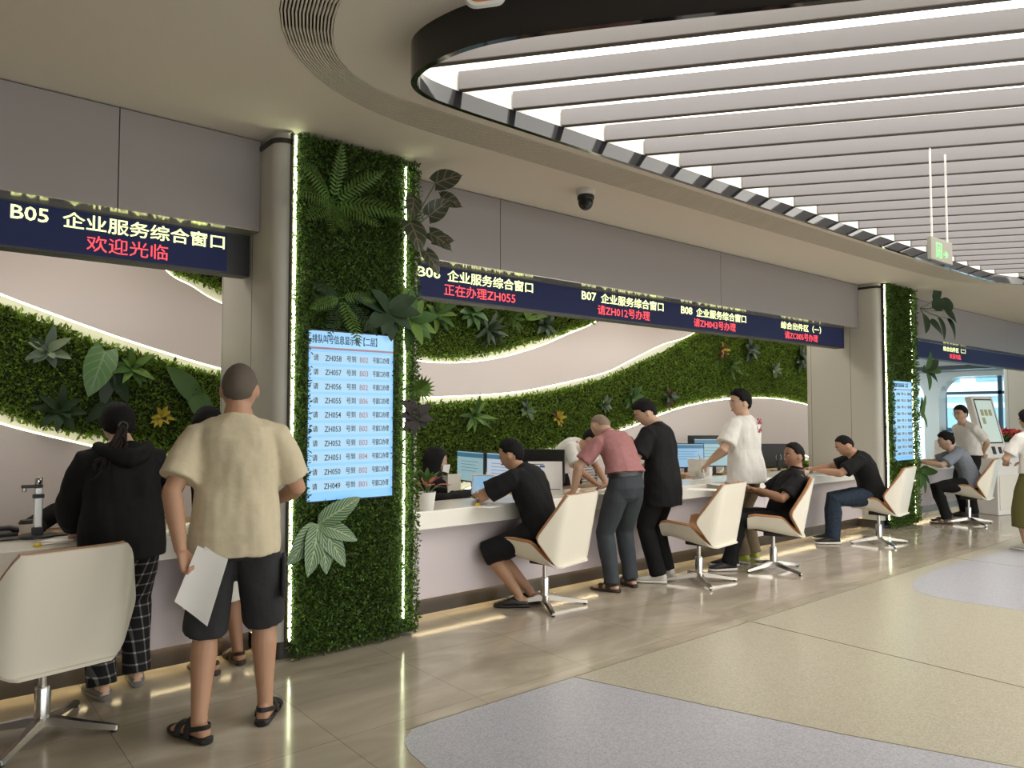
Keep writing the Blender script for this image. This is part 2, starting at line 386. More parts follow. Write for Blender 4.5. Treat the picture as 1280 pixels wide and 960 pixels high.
for k in range(38):
    x0 = 1.86+.371*k; ts = seg_in(rin, (x0, 3.05), ld)
    if len(ts) < 2: continue
    t0, t1 = ts[0]+.002, ts[-1]-.002
    if t1-t0 < .3: continue
    a = Vector((x0+ld[0]*t0, 3.05+ld[1]*t0)); c = Vector((x0+ld[0]*t1, 3.05+ld[1]*t1)); w = lvn*.018
    q = [a+w, a-w, c-w, c+w]
    L_ = MB()
    L_.slab([tuple(p) for p in q], ZL+.004, ZLT)
    L_.m = 1; L_.slab([tuple(p) for p in q], ZL, ZL+.004)
    L_.build('louver', [M['louver'], M['louver_dark']], sk, smooth=0)
# hall enclosure
struct(MB().box(-10.1, -10, -12, 9, 0, CZ).build('wall_left', M['fascia'], smooth=0))
f = MB(); f.box(-10, 26, -9.1, -9, 0, .35); f.box(-10, 26, -9.1, -9, 3.05, CZ); f.box(-10, -6, -9.1, -9, .35, 3.05); f.box(20, 26, -9.1, -9, .35, 3.05)
struct(f.build('wall_front', M['fascia'], smooth=0))
f = MB()
for x in np.arange(-6, 20.1, 1.3): f.box(x-.03, x+.03, -9.08, -9.0, .35, 3.05)
f.box(-6, 20, -9.08, -9.0, 1.15, 1.22); struct(f.build('added_window', M['winframe'], smooth=0)); struct(MB().box(-6, 20, -9.06, -9.05, .35, 3.05).build('added_window_glass', M['glass'], smooth=0))  # unseen window band, added as a setting for the frontal fill lamp
struct(MB().box(-10, 16.5, YB, YB+.1, 0, CZ).build('wall_back', M['wallwhite'], smooth=0))
# fascia over the counters, panel by panel, with dark joints behind them
def fascia(name, xs):
    f = MB()
    for a, c in zip(xs, xs[1:]): f.box(a+.003, c-.003, YF, YF+.02, 2.704, CZ-.008)
    f.m = 1; f.box(xs[0]+.01, xs[-1]-.01, YF+.012, YF+.16, 2.71, CZ)
    f.m = 2; f.box(xs[0]+.002, xs[-1]-.002, YF, YF+.30, 2.699, 2.704)
    struct(f.build(name, [M['fascia'], M['dark'], M['soffit']], smooth=0))
fascia('wall_fascia_west', [-5.2, -2.1, .926, 1.76]); fascia('wall_fascia_middle', [2.84, 3.765, 6.85, 10.05]); fascia('wall_fascia_east', [11.13, 13.0, 16.0, 18.35])
# pillars
def rrect(x0, x1, y0, y1, r, n=5):
    out = []
    for cx, cy, a in ((x1-r, y1-r, 0), (x0+r, y1-r, 90), (x0+r, y0+r, 180), (x1-r, y0+r, 270)):
        out += [(cx+r*math.cos(R(a+90*k/n)), cy+r*math.sin(R(a+90*k/n))) for k in range(n+1)]
    return out
for i, (a, c) in enumerate(XC):
    p = MB(); p.slab(rrect(a, c, 4.44, 5.50, .09), .11, CZ-.075)
    p.m = 1; p.slab(rrect(a-.012, c+.012, 4.428, 5.51, .1), CZ-.075, CZ-.045); p.slab(rrect(a+.02, c-.02, 4.46, 5.48, .08), .0, .11)
    p.m = 0; p.slab(rrect(a+.02, c-.02, 4.46, 5.48, .08), CZ-.045, CZ)
    for y in (4.83, 5.40):
        p.m = 1; p.box(a-.0008, a+.01, y-.002, y+.002, .12, CZ-.08); p.m = 0
    struct(p.build('pillar_%d' % (i+1), [M['pillar'], M['kick']], smooth=40))
# ------------------------------------------------------------------ back wall bays: mauve panels, lit recesses and turf bands
def P2(uvs, y=YB-.09): return [(p.x, p.z) for p in (ony(u, v, y) for u, v in uvs)]
z1 = lambda L: [(x/4.0, 360+y/4.0) for x, y in L]
zA = lambda L: [(480+x/4.5714, 370+y/4.5714) for x, y in L]
zB = lambda L: [(740+x/4.5714, 400+y/4.5714) for x, y in L]
# bay west (light line / turf edge pairs)
w_top = P2([(-60, 338)]+z1([(0, 25), (500, 210), (800, 310), (1085, 395)])+[(330, 472), (420, 478), (560, 470)])
w_topg = P2([(-60, 352)]+z1([(0, 90), (300, 200), (500, 280), (800, 360), (1060, 430)])+[(330, 483), (420, 489), (560, 482)])
w_botg = P2([(-60, 485)]+z1([(0, 610), (200, 680), (450, 730), (650, 760), (850, 825)])+[(300, 586), (400, 592), (560, 590)])
w_bot = P2([(-60, 505)]+z1([(0, 680), (400, 780), (760, 860), (870, 880)])+[(300, 598), (400, 606), (560, 604)])
w_up = P2([(150, 262), (205, 336), (240, 358), (272, 377), (330, 398), (430, 410), (560, 405)])
w_upg = P2([(170, 262), (215, 333), (245, 347), (275, 360), (330, 380), (430, 394), (560, 388)])
# bay middle
m_up = P2([(380, 420)]+zA([(-100, 330), (180, 370), (300, 382), (500, 378), (700, 345), (900, 285), (1050, 220), (1210, 150)])+[(790, 370), (830, 330)])
m_upg = P2([(380, 410)]+zA([(-100, 300), (180, 330), (400, 350), (650, 310), (900, 240), (1100, 180), (1190, 150)])+[(770, 375), (812, 335)])
m_top = P2([(380, 495)]+zA([(0, 572), (275, 575), (600, 560), (800, 540), (1000, 500), (1260, 437)])+zB([(200, 240), (400, 140), (580, 75)])+[(920, 375), (960, 330), (980, 300)])
m_topg = P2([(380, 505)]+zA([(0, 618), (260, 620), (500, 605), (750, 580), (950, 550), (1130, 510), (1270, 473)])+zB([(200, 285), (430, 180), (590, 85)])+[(930, 380), (975, 330), (992, 300)])
m_bot = P2([(380, 700), (470, 660), (560, 622), (640, 590), (695, 569)]+zB([(0, 705), (120, 650), (260, 600), (400, 540), (560, 490), (760, 455), (940, 447), (1060, 452), (1150, 468), (1235, 487)])+[(1030, 517), (1060, 535)])
m_botg = P2([(380, 685), (470, 645), (560, 606), (640, 577), (695, 558)]+zB([(0, 680), (100, 640), (240, 580), (400, 520), (600, 460), (800, 425), (900, 428), (1100, 440), (1230, 470)])+[(1030, 512), (1060, 530)])
m_low = P2([(860, 640), (900, 590), (930, 566), (960, 559), (990, 562), (1013, 572), (1045, 592)])
m_lowg = P2([(880, 640), (915, 592), (938, 574), (962, 566), (985, 567), (1010, 578), (1040, 598)])
cc = lambda pts: [tuple(p) for p in catmull(pts, 5)]
w_top, w_topg, w_botg, w_bot, w_up, w_upg, m_up, m_upg, m_top, m_topg, m_bot, m_botg, m_low, m_lowg = map(cc, (w_top, w_topg, w_botg, w_bot, w_up, w_upg, m_up, m_upg, m_top, m_topg, m_bot, m_botg, m_low, m_lowg))
YP = YB-.09
def clip(c, x0, x1):
    out = []
    for a, b in zip(c, c[1:]):
        for lim in (x0, x1):
            if (a[0]-lim)*(b[0]-lim) < 0:
                t = (lim-a[0])/(b[0]-a[0]); q = (lim, a[1]+(b[1]-a[1])*t)
                out.append((0, q))
        if x0 <= b[0] <= x1: out.append((1, b))
    r = [q for _, q in out]
    if x0 <= c[0][0] <= x1: r = [c[0]]+r
    return r
w_top, w_topg, w_botg, w_bot, w_up, w_upg = [clip(c, -9, 3.3) for c in (w_top, w_topg, w_botg, w_bot, w_up, w_upg)]
m_up, m_upg, m_top, m_topg, m_bot, m_botg = [clip(c, 3.3, 17) for c in (m_up, m_upg, m_top, m_topg, m_bot, m_botg)]
def panel(name, top, bot):                   # a front panel between two curves (left to right each)
    struct(MB().plate(list(bot)+list(reversed(top)), YP, YB-.005).build(name, M['mauve'], smooth=30))
def ext(c, x0, x1): return c
xl, xr = min(p[0] for p in w_top), 4.9
panel('wall_panel_west_upper', [(w_up[0][0]-2.5, 3.29), (w_up[0][0], 3.29)]+w_up, [(w_top[0][0], w_top[0][1])]+w_top[1:])
panel('wall_panel_west_lower', w_bot, [(w_bot[0][0], .02), (w_bot[-1][0], .02)])
panel('wall_panel_middle_upper', m_up, m_top)
panel('wall_panel_middle_lower', m_bot, [(m_bot[0][0]-.02, .02)]+[(m_low[0][0]-.05, .02)]+m_low+[(m_bot[-1][0]+.4, .6)])
def strip(curves, parent, name='light_strip', y=YP+.018, r=.013, mat='strip'):
    for c in curves: MB().tube([(x, y, z) for x, z in c], r, 6).build(name, M[mat], parent, smooth=40)
def inpoly(P, poly):
    x, y = P[:, 0], P[:, 1]; ins = np.zeros(len(P), bool); n = len(poly); j = n-1
    for i in range(n):
        xi, yi = poly[i]; xj, yj = poly[j]
        c = ((yi > y) != (yj > y)) & (x < (xj-xi)*(y-yi)/(yj-yi+1e-12)+xi); ins ^= c; j = i
    return ins
def leaf_mass(name, P, nrm, size, mat, parent, spread=1.0, fold=.18, asp=.42):
    """thousands of small folded leaves rooted at P, sticking out along nrm"""
    n = len(P); nrm = np.asarray(nrm, float); nrm = np.broadcast_to(nrm, (n, 3))
    d = rng.normal(size=(n, 3))*spread; d = d/np.linalg.norm(d, axis=1)[:, None]+nrm*rng.uniform(.15, 1.1, (n, 1)); d /= np.linalg.norm(d, axis=1)[:, None]
    a = rng.normal(size=(n, 3)); s = np.cross(d, a); s /= np.linalg.norm(s, axis=1)[:, None]+1e-9; u = np.cross(s, d)
    L = size*rng.uniform(.6, 1.4, (n, 1)); w = L*asp
    V = np.stack([P, P+d*L*.5+s*w*.5+u*L*fold, P+d*L, P+d*L*.5-s*w*.5+u*L*fold], 1).reshape(-1, 3)
    k = np.arange(n)*4; F = np.concatenate([np.stack([k, k+1, k+2], 1), np.stack([k, k+2, k+3], 1)])
    o = np_mesh(name, V, F, mat, parent); o['kind'] = 'stuff'; return o
def sample_poly(poly, n):
    poly = np.array(poly); lo, hi = poly.min(0), poly.max(0); out = []
    area = (hi-lo).prod(); got = 0
    while got < n:
        p = rng.uniform(lo, hi, (n, 2)); p = p[inpoly(p, poly)]; out.append(p); got += len(p)
    return np.concatenate(out)[:n]
def polyarea(p):
    p = np.array(p); x, y = p[:, 0], p[:, 1]; return .5*abs(np.dot(x, np.roll(y, 1))-np.dot(y, np.roll(x, 1)))
def turf(label, top, bot, curves, dens=6500):
    root = empty('living_wall', (0, 0, 0), label, 'green wall')
    poly = list(bot)+list(reversed(top))
    MB().plate(poly, YB-.045, YB-.004).build('backing_board', M['board'], root, smooth=30)
    A = polyarea(poly); n = int(A*dens); q = sample_poly(poly, n)
    P = np.stack([q[:, 0], YB-.045-rng.uniform(0, .045, n), q[:, 1]], 1)
    o = leaf_mass('leaves', P, (0, -1, .15), .036, M['green'], root); strip(curves, root)
    for cv, up in ((top, 1), (bot, -1)):
        q = resample([p for p in cv], max(8, int(len(cv)*26)), closed=False); m_ = len(q); P = np.stack([q[:, 0]+rng.normal(0, .02, m_), YB-.05-rng.uniform(0, .04, m_), q[:, 1]-up*rng.uniform(-.012, .05, m_)], 1)
        leaf_mass('fringe_leaves', P, (0, -.5, up), .05, M['green'], root, spread=.8)
    return root
turf('sloping green turf band behind the window B05 counter', w_topg, w_botg, [w_top, w_bot])
turf('corner of green turf under the end of the B05 sign', [(w_upg[0][0], 3.25), (w_upg[-1][0], 3.25)], w_upg, [w_up], 5000)
turf('rounded green turf field hanging under the B06 sign', [(m_upg[0][0], 3.25), (m_upg[-1][0], 3.25)], m_upg, [m_up])
turf('broad green turf wave rising behind the monitors of the long counter', m_topg, m_botg, [m_top, m_bot])
turf('small low hump of green turf behind the seated man in the polo', m_lowg, [(m_lowg[0][0], .3), (m_lowg[-1][0], .3)], [m_low])
# lights over the clerks, hidden behind the fascia
for x in (-1.0, 1.0, 3.8, 5.6, 7.4, 9.2, 11.0, 12.8, 14.6, 16.4, 18.2):
    t = empty('ceiling_light', (x, 5.85, CZ), 'square luminous panel in the ceiling over the clerks at %.1f m along the desks' % x, 'ceiling light', group='ceiling lights over the clerks')
    t['label'] = 'oblong luminous ceiling panel over the clerks behind the signs'
    MB().box(-.6, .6, -.3, .3, -.02, -.008).build('diffuser', MAT('back_light', (.9, .88, .85), .6, emit=LIGHT['back'], ecol=(1, .93, .84)), t, smooth=0)
    f = MB()
    for q in ((-.62, -.6, -.32, .32), (.6, .62, -.32, .32), (-.6, .6, -.32, -.3), (-.6, .6, .3, .32)): f.box(*q, -.025, -.002)
    f.build('frame', M['white'], t, smooth=0)
# ------------------------------------------------------------------ counters
def counter(label, x0, x1):
    t = empty('service_counter', ((x0+x1)/2, 4.7, 0), label, 'counter'); o = (x0+x1)/2; h = (x1-x0)/2
    MB().box(-h, h, -.10, .42, .665, .80).build('countertop', M['counter'], t, smooth=0, bevel=.006)
    f = MB(); k = max(1, round((x1-x0)/2.4)); w = 2*h/k
    for i in range(k): f.box(-h+i*w+.0015, -h+(i+1)*w-.0015, 0, .03, .135, .664)
    f.build('front_panel', M['cfront'], t, smooth=0)
    f = MB(); k = max(1, round((x1-x0)/1.2)); w = 2*h/k
    for i in range(k): f.box(-h+i*w+.001, -h+(i+1)*w-.001, .07, .10, 0, .16)
    f.build('kick_board', M['kick'], t, smooth=0)
    MB().box(-h, h, .036, .05, .139, .148).build('light_strip', M['kickstrip'], t, smooth=0)
    MB().box(-h, h, .10, .40, 0, .664).build('carcass', M['cfront'], t, smooth=0)
    return t
counter('white topped service counter under the B05 sign', -5.2, 1.752)
counter('long white topped service counter running under the B06 to B08 signs', 2.848, 10.042)
counter('white topped service counter beyond the far pillar', 11.138, 18.342)
def desk(label, x0, x1):
    t = empty('desk', ((x0+x1)/2, 5.5, 0), label, 'desk'); h = (x1-x0)/2
    MB().box(-h, h, -.37, .42, .70, .735).build('desktop', M['wood'], t, smooth=0, bevel=.004)
    for x in np.linspace(-h+.05, h-.05, 4): MB().box(x-.015, x+.015, -.35, .38, 0, .70).build('side_panel', M['cfront'], t, smooth=0)
desk('brown wooden clerk desk behind the B05 counter', -5.0, 1.70); desk('brown wooden clerk desk behind the long counter', 2.9, 9.9)
# ================================================================== THINGS ON THE WALLS
# ------------------------------------------------------------------ LED signs under the fascia
ZB_, ZT_ = 2.428, 2.698
def sign(label, x0, x1, lines, endcap=0.0, soff=0):
    t = empty('led_sign', ((x0+x1)/2, YS, ZB_), label, 'sign'); o = (x0+x1)/2; h = (x1-x0)/2; H = ZT_-ZB_
    MB().box(-h, h, .012, .12, 0, H).build('housing', M['black'], t, smooth=0)
    f = MB()
    for q in ((-h, h, 0, .014), (-h, h, H-.008, H)): f.box(q[0], q[1], -.004, .012, q[2], q[3])
    f.box(-h, -h+.01, -.004, .012, .014, H-.008); f.box(h-.01, h, -.004, .012, .014, H-.008); f.build('bezel', M['black'], t, smooth=0)
    MB().box(-h+.01, h-.01-endcap, 0, .012, .014, H-.008).build('display', M['navy'], t, smooth=0)
    if endcap: MB().box(h-.01-endcap, h-.01, 0, .012, .014, H-.008).build('blank_panel', M['black'], t, smooth=0)
    for txt, mat, a, c, zb, zt in lines: text_obj(txt, 'lettering', M[mat], t, c-a, zt-zb, (a-o, -.001, zb-ZB_), bold=.012 if mat == 'yellowled' else 0)
    return t
def px_line(txt, mat, u0, u1, zb, zt, vc):
    return (txt, mat, ony(u0, vc, YS).x, ony(u1, vc, YS).x, zb, zt)
Y1, Y2, R1, R2 = 2.590, 2.674, 2.476, 2.560
sign('navy LED sign reading B05 over the counter left of the big leafy pillar', -2.4, 1.752, [
    px_line('B05', 'yellowled', 13, 61, Y1+.004, Y2, 265), px_line('企业服务综合窗口', 'yellowled', 78, 281, Y1-.006, Y2+.006, 285),
    px_line('欢迎光临', 'redled', 108, 210, R1-.01, R2, 310)], endcap=.135)
ms = []
for b, c, u in (('B06', '正在办理ZH055', (522, 550, 559, 666, 555, 644)), ('B07', '请ZH012号办理', (727, 745, 751, 829, 747, 812)), ('B08', '请ZH043号办理', (851, 865, 870, 932, 867, 919))):
    ms += [px_line(b, 'yellowled', u[0], u[1], Y1+.004, Y2, 370), px_line('企业服务综合窗口', 'yellowled', u[2], u[3], Y1-.006, Y2+.006, 370), px_line(c, 'redled', u[4], u[5], R1-.006, R2+.004, 390)]
ms += [px_line('综合出件区（一）', 'yellowled', 976, 1026, Y1-.006, Y2+.004, 410), px_line('请ZC005号办理', 'redled', 981, 1022, R1-.01, R2, 423)]
sign('long navy LED sign reading B06, B07 and B08 between the two leafy pillars', 2.86, 9.96, ms)
sign('navy LED sign reading the second pick-up area beyond the far pillar', 11.2, 18.3, [
    px_line('综合出件区（二）', 'yellowled', 1179, 1207, Y1, Y2, 440), px_line('欢迎光临', 'redled', 1187, 1201, R1, R2, 450)])
# ------------------------------------------------------------------ leafy pillars with queue displays
def disp(loc, label):
    t = empty('queue_display', loc, label, 'screen')
    MB().box(-.315, .315, 0, .05, 0, 1.10).build('housing', M['black'], t, smooth=0, bevel=.004)
    MB().box(-.305, .300, -.004, 0, .012, 1.088).build('screen_glass', M['screen'], t, smooth=0)
    MB().box(-.305, .300, -.0055, -.004, .985, 1.088).build('header_bar', M['screenhead'], t, smooth=0)
    MB().box(-.305, .300, -.0065, -.004, .972, .985).build('header_rule', M['screenred'], t, smooth=0)
    text_obj('排队叫号信息显示板【二层】', 'lettering', M['ink'], t, .46, .058, (-.285, -.0065, 1.008), bold=.008)
    rows = [(58, 2), (57, 3), (56, 2), (55, 6), (54, 3), (53, 2), (52, 3), (51, 4), (50, 2), (49, 1)]
    for i, (a, c) in enumerate(rows):
        z = .882-.0905*i
        MB().box(-.292, .280, -.0055, -.004, z, z+.072).build('row_panel', M['screenrow'], t, smooth=0)
        for s, x, w, col in (('请', -.275, .034, 'ink'), ('ZH0%d' % a, -.195, .112, 'ink'), ('号到', -.045, .066, 'ink'), ('B0%d' % c, .050, .060, 'screenred'), ('号窗口办理', .145, .125, 'ink')):
            text_obj(s, 'lettering', M[col], t, w, .036 if s[0] < 'a' else .040, (x, -.0062, z+.016), depth=.001, bold=.006)
    return t
SX, SZ = 2.262, .953
disp((SX, 4.372, SZ), 'tall blue queue display listing ticket numbers on the near leafy pillar')
disp((XC[1][0]+.52, 4.372, .885), 'tall blue queue display on the far leafy pillar, seen edge on')
def leafy(x0, sx, sz, label, dens, size):
    t = empty('living_wall', (0, 0, 0), label, 'green wall')
    a, c = x0+.13, x0+.99
    MB().box(a, c, 4.40, 4.438, .03, 3.285).build('backing_board', M['board'], t, smooth=0)
    n = int(.95*3.27*dens)
    P = np.stack([rng.uniform(a-.015, c+.02, n), 4.40-rng.uniform(0, .05, n), rng.uniform(.02, 3.28, n)], 1)
    keep = ~((abs(P[:, 0]-sx) < .30) & (P[:, 2] > sz+.0) & (P[:, 2] < sz+1.11))
    P = P[keep]
    m_ = 900; P = np.concatenate([P, np.stack([rng.uniform(a-.034, a-.01, m_), np.full(m_, 4.40)-rng.uniform(0, .015, m_), rng.uniform(.05, 3.27, m_)], 1)])
    # the foliage is pressed back around the screen edge and thins out beside the light slots
    slot = ((abs(P[:, 0]-(c-.085)) < .012)); P = P[~slot]
    leaf_mass('leaves', P, (0, -1, .25), size, M['green2'], t)
    strip([[(a-.022, .12), (a-.022, 3.27)]], t, y=4.398, r=.008, mat='colstrip'); strip([[(c-.085, .12), (c-.085, 3.24)]], t, y=4.388, r=.008, mat='colstrip')
    MB().box(a-.042, a-.036, 4.402, 4.438, .11, 3.29).build('edge_channel', M['kick'], t, smooth=0)
    return t
leafy(1.76, SX, SZ, 'green leaf covered front of the near pillar with lit edges', 15000, .026)
leafy(10.05, XC[1][0]+.52, .885, 'green leaf covered front of the far pillar with lit edges', 7500, .038)
# ------------------------------------------------------------------ single plants
def pmat(name, c, isl=.25, rough=.6): return MAT(name, c, rough, island=isl, spec=.3)
PM = dict(fern=pmat('fern_green', (.075, .14, .026)), deep=pmat('deep_green', (.018, .040, .014)), mid=pmat('mid_green', (.045, .105, .022)), bright=pmat('bright_green', (.10, .18, .03)),
          silver=pmat('silver_green', (.075, .105, .075)), croton=pmat('croton_yellow', (.33, .26, .02)), dark=pmat('burgundy_black', (.020, .014, .016)), pale=pmat('pale_cream_green', (.19, .24, .14)),
          red=pmat('aglaonema_pink', (.42, .13, .10)), rust=pmat('rust_leaf', (.12, .04, .025)), stem=pmat('stem_green', (.07, .12, .03)), petal=pmat('flower_red', (.55, .05, .06)))
def vein_mat(name, base, vein, sc, width):
    m = MAT(name, base, .45); nt, N, L, b = nodes(m); uv = N('ShaderNodeUVMap')
    sp = N('ShaderNodeSeparateXYZ'); L(uv.outputs[0], sp.inputs[0])
    ab = N('ShaderNodeMath'); ab.operation = 'ABSOLUTE'; L(sp.outputs[0], ab.inputs[0])
    m1 = N('ShaderNodeMath'); m1.operation = 'MULTIPLY_ADD'; m1.inputs[1].default_value = -.30; L(ab.outputs[0], m1.inputs[0]); L(sp.outputs[1], m1.inputs[2])
    m2 = N('ShaderNodeMath'); m2.operation = 'MULTIPLY'; m2.inputs[1].default_value = sc; L(m1.outputs[0], m2.inputs[0])
    fr = N('ShaderNodeMath'); fr.operation = 'FRACT'; L(m2.outputs[0], fr.inputs[0])
    lt = N('ShaderNodeMath'); lt.operation = 'LESS_THAN'; lt.inputs[1].default_value = width; L(fr.outputs[0], lt.inputs[0])
    l2 = N('ShaderNodeMath'); l2.operation = 'LESS_THAN'; l2.inputs[1].default_value = .07; L(ab.outputs[0], l2.inputs[0])
    mxm = N('ShaderNodeMath'); mxm.operation = 'MAXIMUM'; L(lt.outputs[0], mxm.inputs[0]); L(l2.outputs[0], mxm.inputs[1])
    mx = N('ShaderNodeMix'); mx.data_type = 'RGBA'; mx.inputs['A'].default_value = (*base, 1); mx.inputs['B'].default_value = (*vein, 1)
    L(mxm.outputs[0], mx.inputs['Factor']); L(mx.outputs['Result'], b.inputs['Base Color']); return m
PM['zebra'] = vein_mat('zebra_leaf', (.035, .10, .03), (.24, .32, .17), 11, .30)
PM['spot'] = vein_mat('caladium_leaf', (.028, .040, .018), (.16, .12, .08), 4, .16)
PM['alo'] = vein_mat('alocasia_leaf', (.065, .15, .04), (.13, .22, .09), 6, .12)
def leaf_mesh(name, L_, wid, mat, shape='oval', droop=.35, cup=.12):
    """one leaf along +Y, broad face up; a thin closed blade with UVs"""
    nj, ni = 12, 7; P = []
    for i in range(ni):
        s = -1+2*i/(ni-1); row = []
        for j in range(nj):
            t = j/(nj-1)
            if shape == 'heart': w = wid*math.sin(math.pi*min(1, t*.92+.16))**.75*(1-.25*t)
            elif shape == 'lance': w = wid*math.sin(math.pi*t**.8)**.9
            else: w = wid*math.sin(math.pi*t**.75)**.7
            y = t*L_ - (.14*L_*abs(s)*(1-t)**3 if shape == 'heart' else 0)
            row.append(Vector((s*w, y, -droop*L_*t*t+cup*w*abs(s)**1.5)))
        P.append(row)
    me = MB().sheet(P, -.0008, .0008).mesh(name, mat, 60)
    uv = me.uv_layers.new(name='UVMap'); n = ni*nj
    for lp in me.loops:
        k = lp.vertex_index % n; uv.data[lp.index].uv = (-1+2*(k//nj)/(ni-1), (k % nj)/(nj-1))
    return me
def frond_mesh(name, L_, wid, mat, n=16, droop=.5, fan=False):
    mb = MB()
    ax = lambda t: Vector((0, t*L_*(1-.15*droop*t), L_*(.12*t-droop*.55*t*t)))
    mb.tube([ax(k/8) for k in range(9)], [.0035*(1-.7*k/8) for k in range(9)], 5)
    for k in range(2, n+1):
        t = k/n; l = wid*math.sin(math.pi*min(1, .12+.86*t))**.8; w = L_/n*.36; p = ax(t)
        for s in (-1, 1):
            d = Vector((s*.86, .45, -.18)).normalized(); y = Vector((0, 1, 0)); q = p+d*l; m_ = p+d*l*.45
            mb.add([p-y*w*.5, m_-y*w, q, m_+y*w, p+y*w*.5], [(0, 1, 3, 4), (1, 2, 3)])
    return mb.mesh(name, mat, 0, fix=False)
def fan_mesh(name, L_, mat):
    mb = MB()
    mb.tube([(0, 0, 0), (0, L_*.6, 0)], .004, 5)
    for k in range(19):
        a = R(-165+330*k/18); d = Vector((math.sin(a), math.cos(a), 0)); s = Vector((d.y, -d.x, 0)); c = Vector((0, L_*.6, 0)); r = L_*(.62+.06*math.cos(a))
        mb.add([c, c+d*r*.55+s*L_*.06+Vector((0, 0, .01)), c+d*r, c+d*r*.55-s*L_*.06+Vector((0, 0, -.01))], [(0, 1, 2), (0, 2, 3)])
    return mb.mesh(name, mat, 0, fix=False)
def basis(d, n):
    """matrix whose +Y runs along d and whose +Z leans to n"""
    d = Vector(d).normalized(); x = d.cross(Vector(n)).normalized(); z = x.cross(d); return Matrix((x, d, z)).transposed().to_4x4()
def plant(name, label, cat, loc, leaves, mats, stem=0.0, group=None):
    """leaves: (clock angle seen from the hall, tilt out of the wall, length, half width, shape[, offset])"""
    t = empty(name, loc, label, cat, group=group); cache = {}
    for q, lf in enumerate(leaves):
        a, tilt, L_, wd, sh = lf[:5]; off = Vector(lf[5]) if len(lf) > 5 else Vector((0, 0, 0)); mt = mats[q % len(mats)]
        ca, sa = math.cos(R(a)), math.sin(R(a)); flat = Vector((sa, 0, ca)); d = flat*math.cos(R(tilt))+Vector((0, -1, 0))*math.sin(R(tilt))
        n = Vector((0, -1, .35))
        if sh == 'frond': me = frond_mesh('frond', L_, wd, mt)
        elif sh == 'fan': me = fan_mesh('fan', L_, mt)
        else: me = leaf_mesh('leaf', L_, wd, mt, sh)
        o = bpy.data.objects.new('frond' if sh == 'frond' else 'leaf', me); COL.objects.link(o); o.parent = t
        o.matrix_local = Matrix.Translation(off+d*stem)@basis(d, n)
        if stem or off.length > .03:
            MB().tube([(0, 0, 0), off*.5+Vector((0, 0, -.02)), off+d*stem], .004, 5).build('stem', PM['stem'], t)
    return t
YC = 4.335
def at(u, v, y=YC): return ony(u, v, y)
def ring_leaves(n, L_, w, sh, tilt=35, a0=0, span=360, jit=14): return [(a0+span*k/n+rnd.uniform(-jit, jit), tilt+rnd.uniform(-15, 15), L_*rnd.uniform(.8, 1.15), w, sh) for k in range(n)]
plant('palm_fern', 'feathery palm fern high on the near leafy pillar', 'fern', at(415, 252), [(-60, 35, .42, .10, 'frond'), (-92, 35, .42, .10, 'frond'), (-125, 40, .40, .09, 'frond'), (-160, 45, .34, .09, 'frond'), (5, 20, .40, .06, 'frond'), (50, 30, .42, .07, 'frond'), (95, 35, .46, .10, 'frond'), (118, 40, .36, .09, 'frond'), (175, 45, .30, .09, 'frond')], [PM['fern']])
plant('sword_fern', 'drooping fern hanging over the top of the near queue display', 'fern', at(425, 372), [(-110, 30, .30, .07, 'frond'), (-150, 35, .36, .07, 'frond'), (172, 40, .40, .075, 'frond'), (140, 35, .36, .07, 'frond'), (85, 20, .28, .06, 'frond'), (-70, 20, .24, .06, 'frond')], [PM['fern'], PM['deep']])
plant('caladium', 'dark speckled heart leaves on stems at the right edge of the near pillar', 'plant', at(508, 285, 4.34), [(60, 30, .22, .085, 'heart', (.20, -.06, .34)), (100, 30, .17, .075, 'heart', (.24, -.07, .24)), (40, 40, .20, .08, 'heart', (.15, -.05, .10)), (170, 35, .24, .10, 'heart', (-.02, -.08, .02)), (120, 30, .20, .08, 'heart', (.16, -.05, -.02)), (200, 30, .18, .07, 'heart', (.02, -.06, .20)), (150, 30, .19, .07, 'heart', (.12, -.06, -.16)), (80, 30, .16, .06, 'heart', (.19, -.05, -.06))], [PM['spot']])
plant('peace_lily', 'clump of dark glossy leaves above the top right corner of the near display', 'plant', at(485, 388), ring_leaves(8, .24, .055, 'oval', 30, 60, 300), [PM['deep']])
plant('zebra_plant', 'large white veined zebra leaves under the near queue display', 'plant', at(397, 655), [(55, 25, .30, .065, 'oval'), (110, 35, .26, .06, 'oval'), (150, 40, .30, .07, 'oval'), (178, 40, .30, .07, 'oval'), (205, 40, .32, .07, 'oval'), (230, 30, .30, .07, 'oval')], [PM['zebra']])
plant('fan_palm', 'round green fan palm leaf on the right side of the near pillar', 'plant', at(515, 500, 4.36), [(35, 20, .16, .1, 'fan')], [PM['bright']])
plant('cordyline', 'dark burgundy leaves below the fan palm on the near pillar edge', 'plant', at(517, 520, 4.36), ring_leaves(8, .15, .035, 'oval', 30), [PM['dark']])
plant('philodendron', 'bright green leaves beside the start of the long sign', 'plant', at(512, 400, 4.36), ring_leaves(8, .20, .045, 'oval', 30, -20, 230), [PM['bright'], PM['mid']])
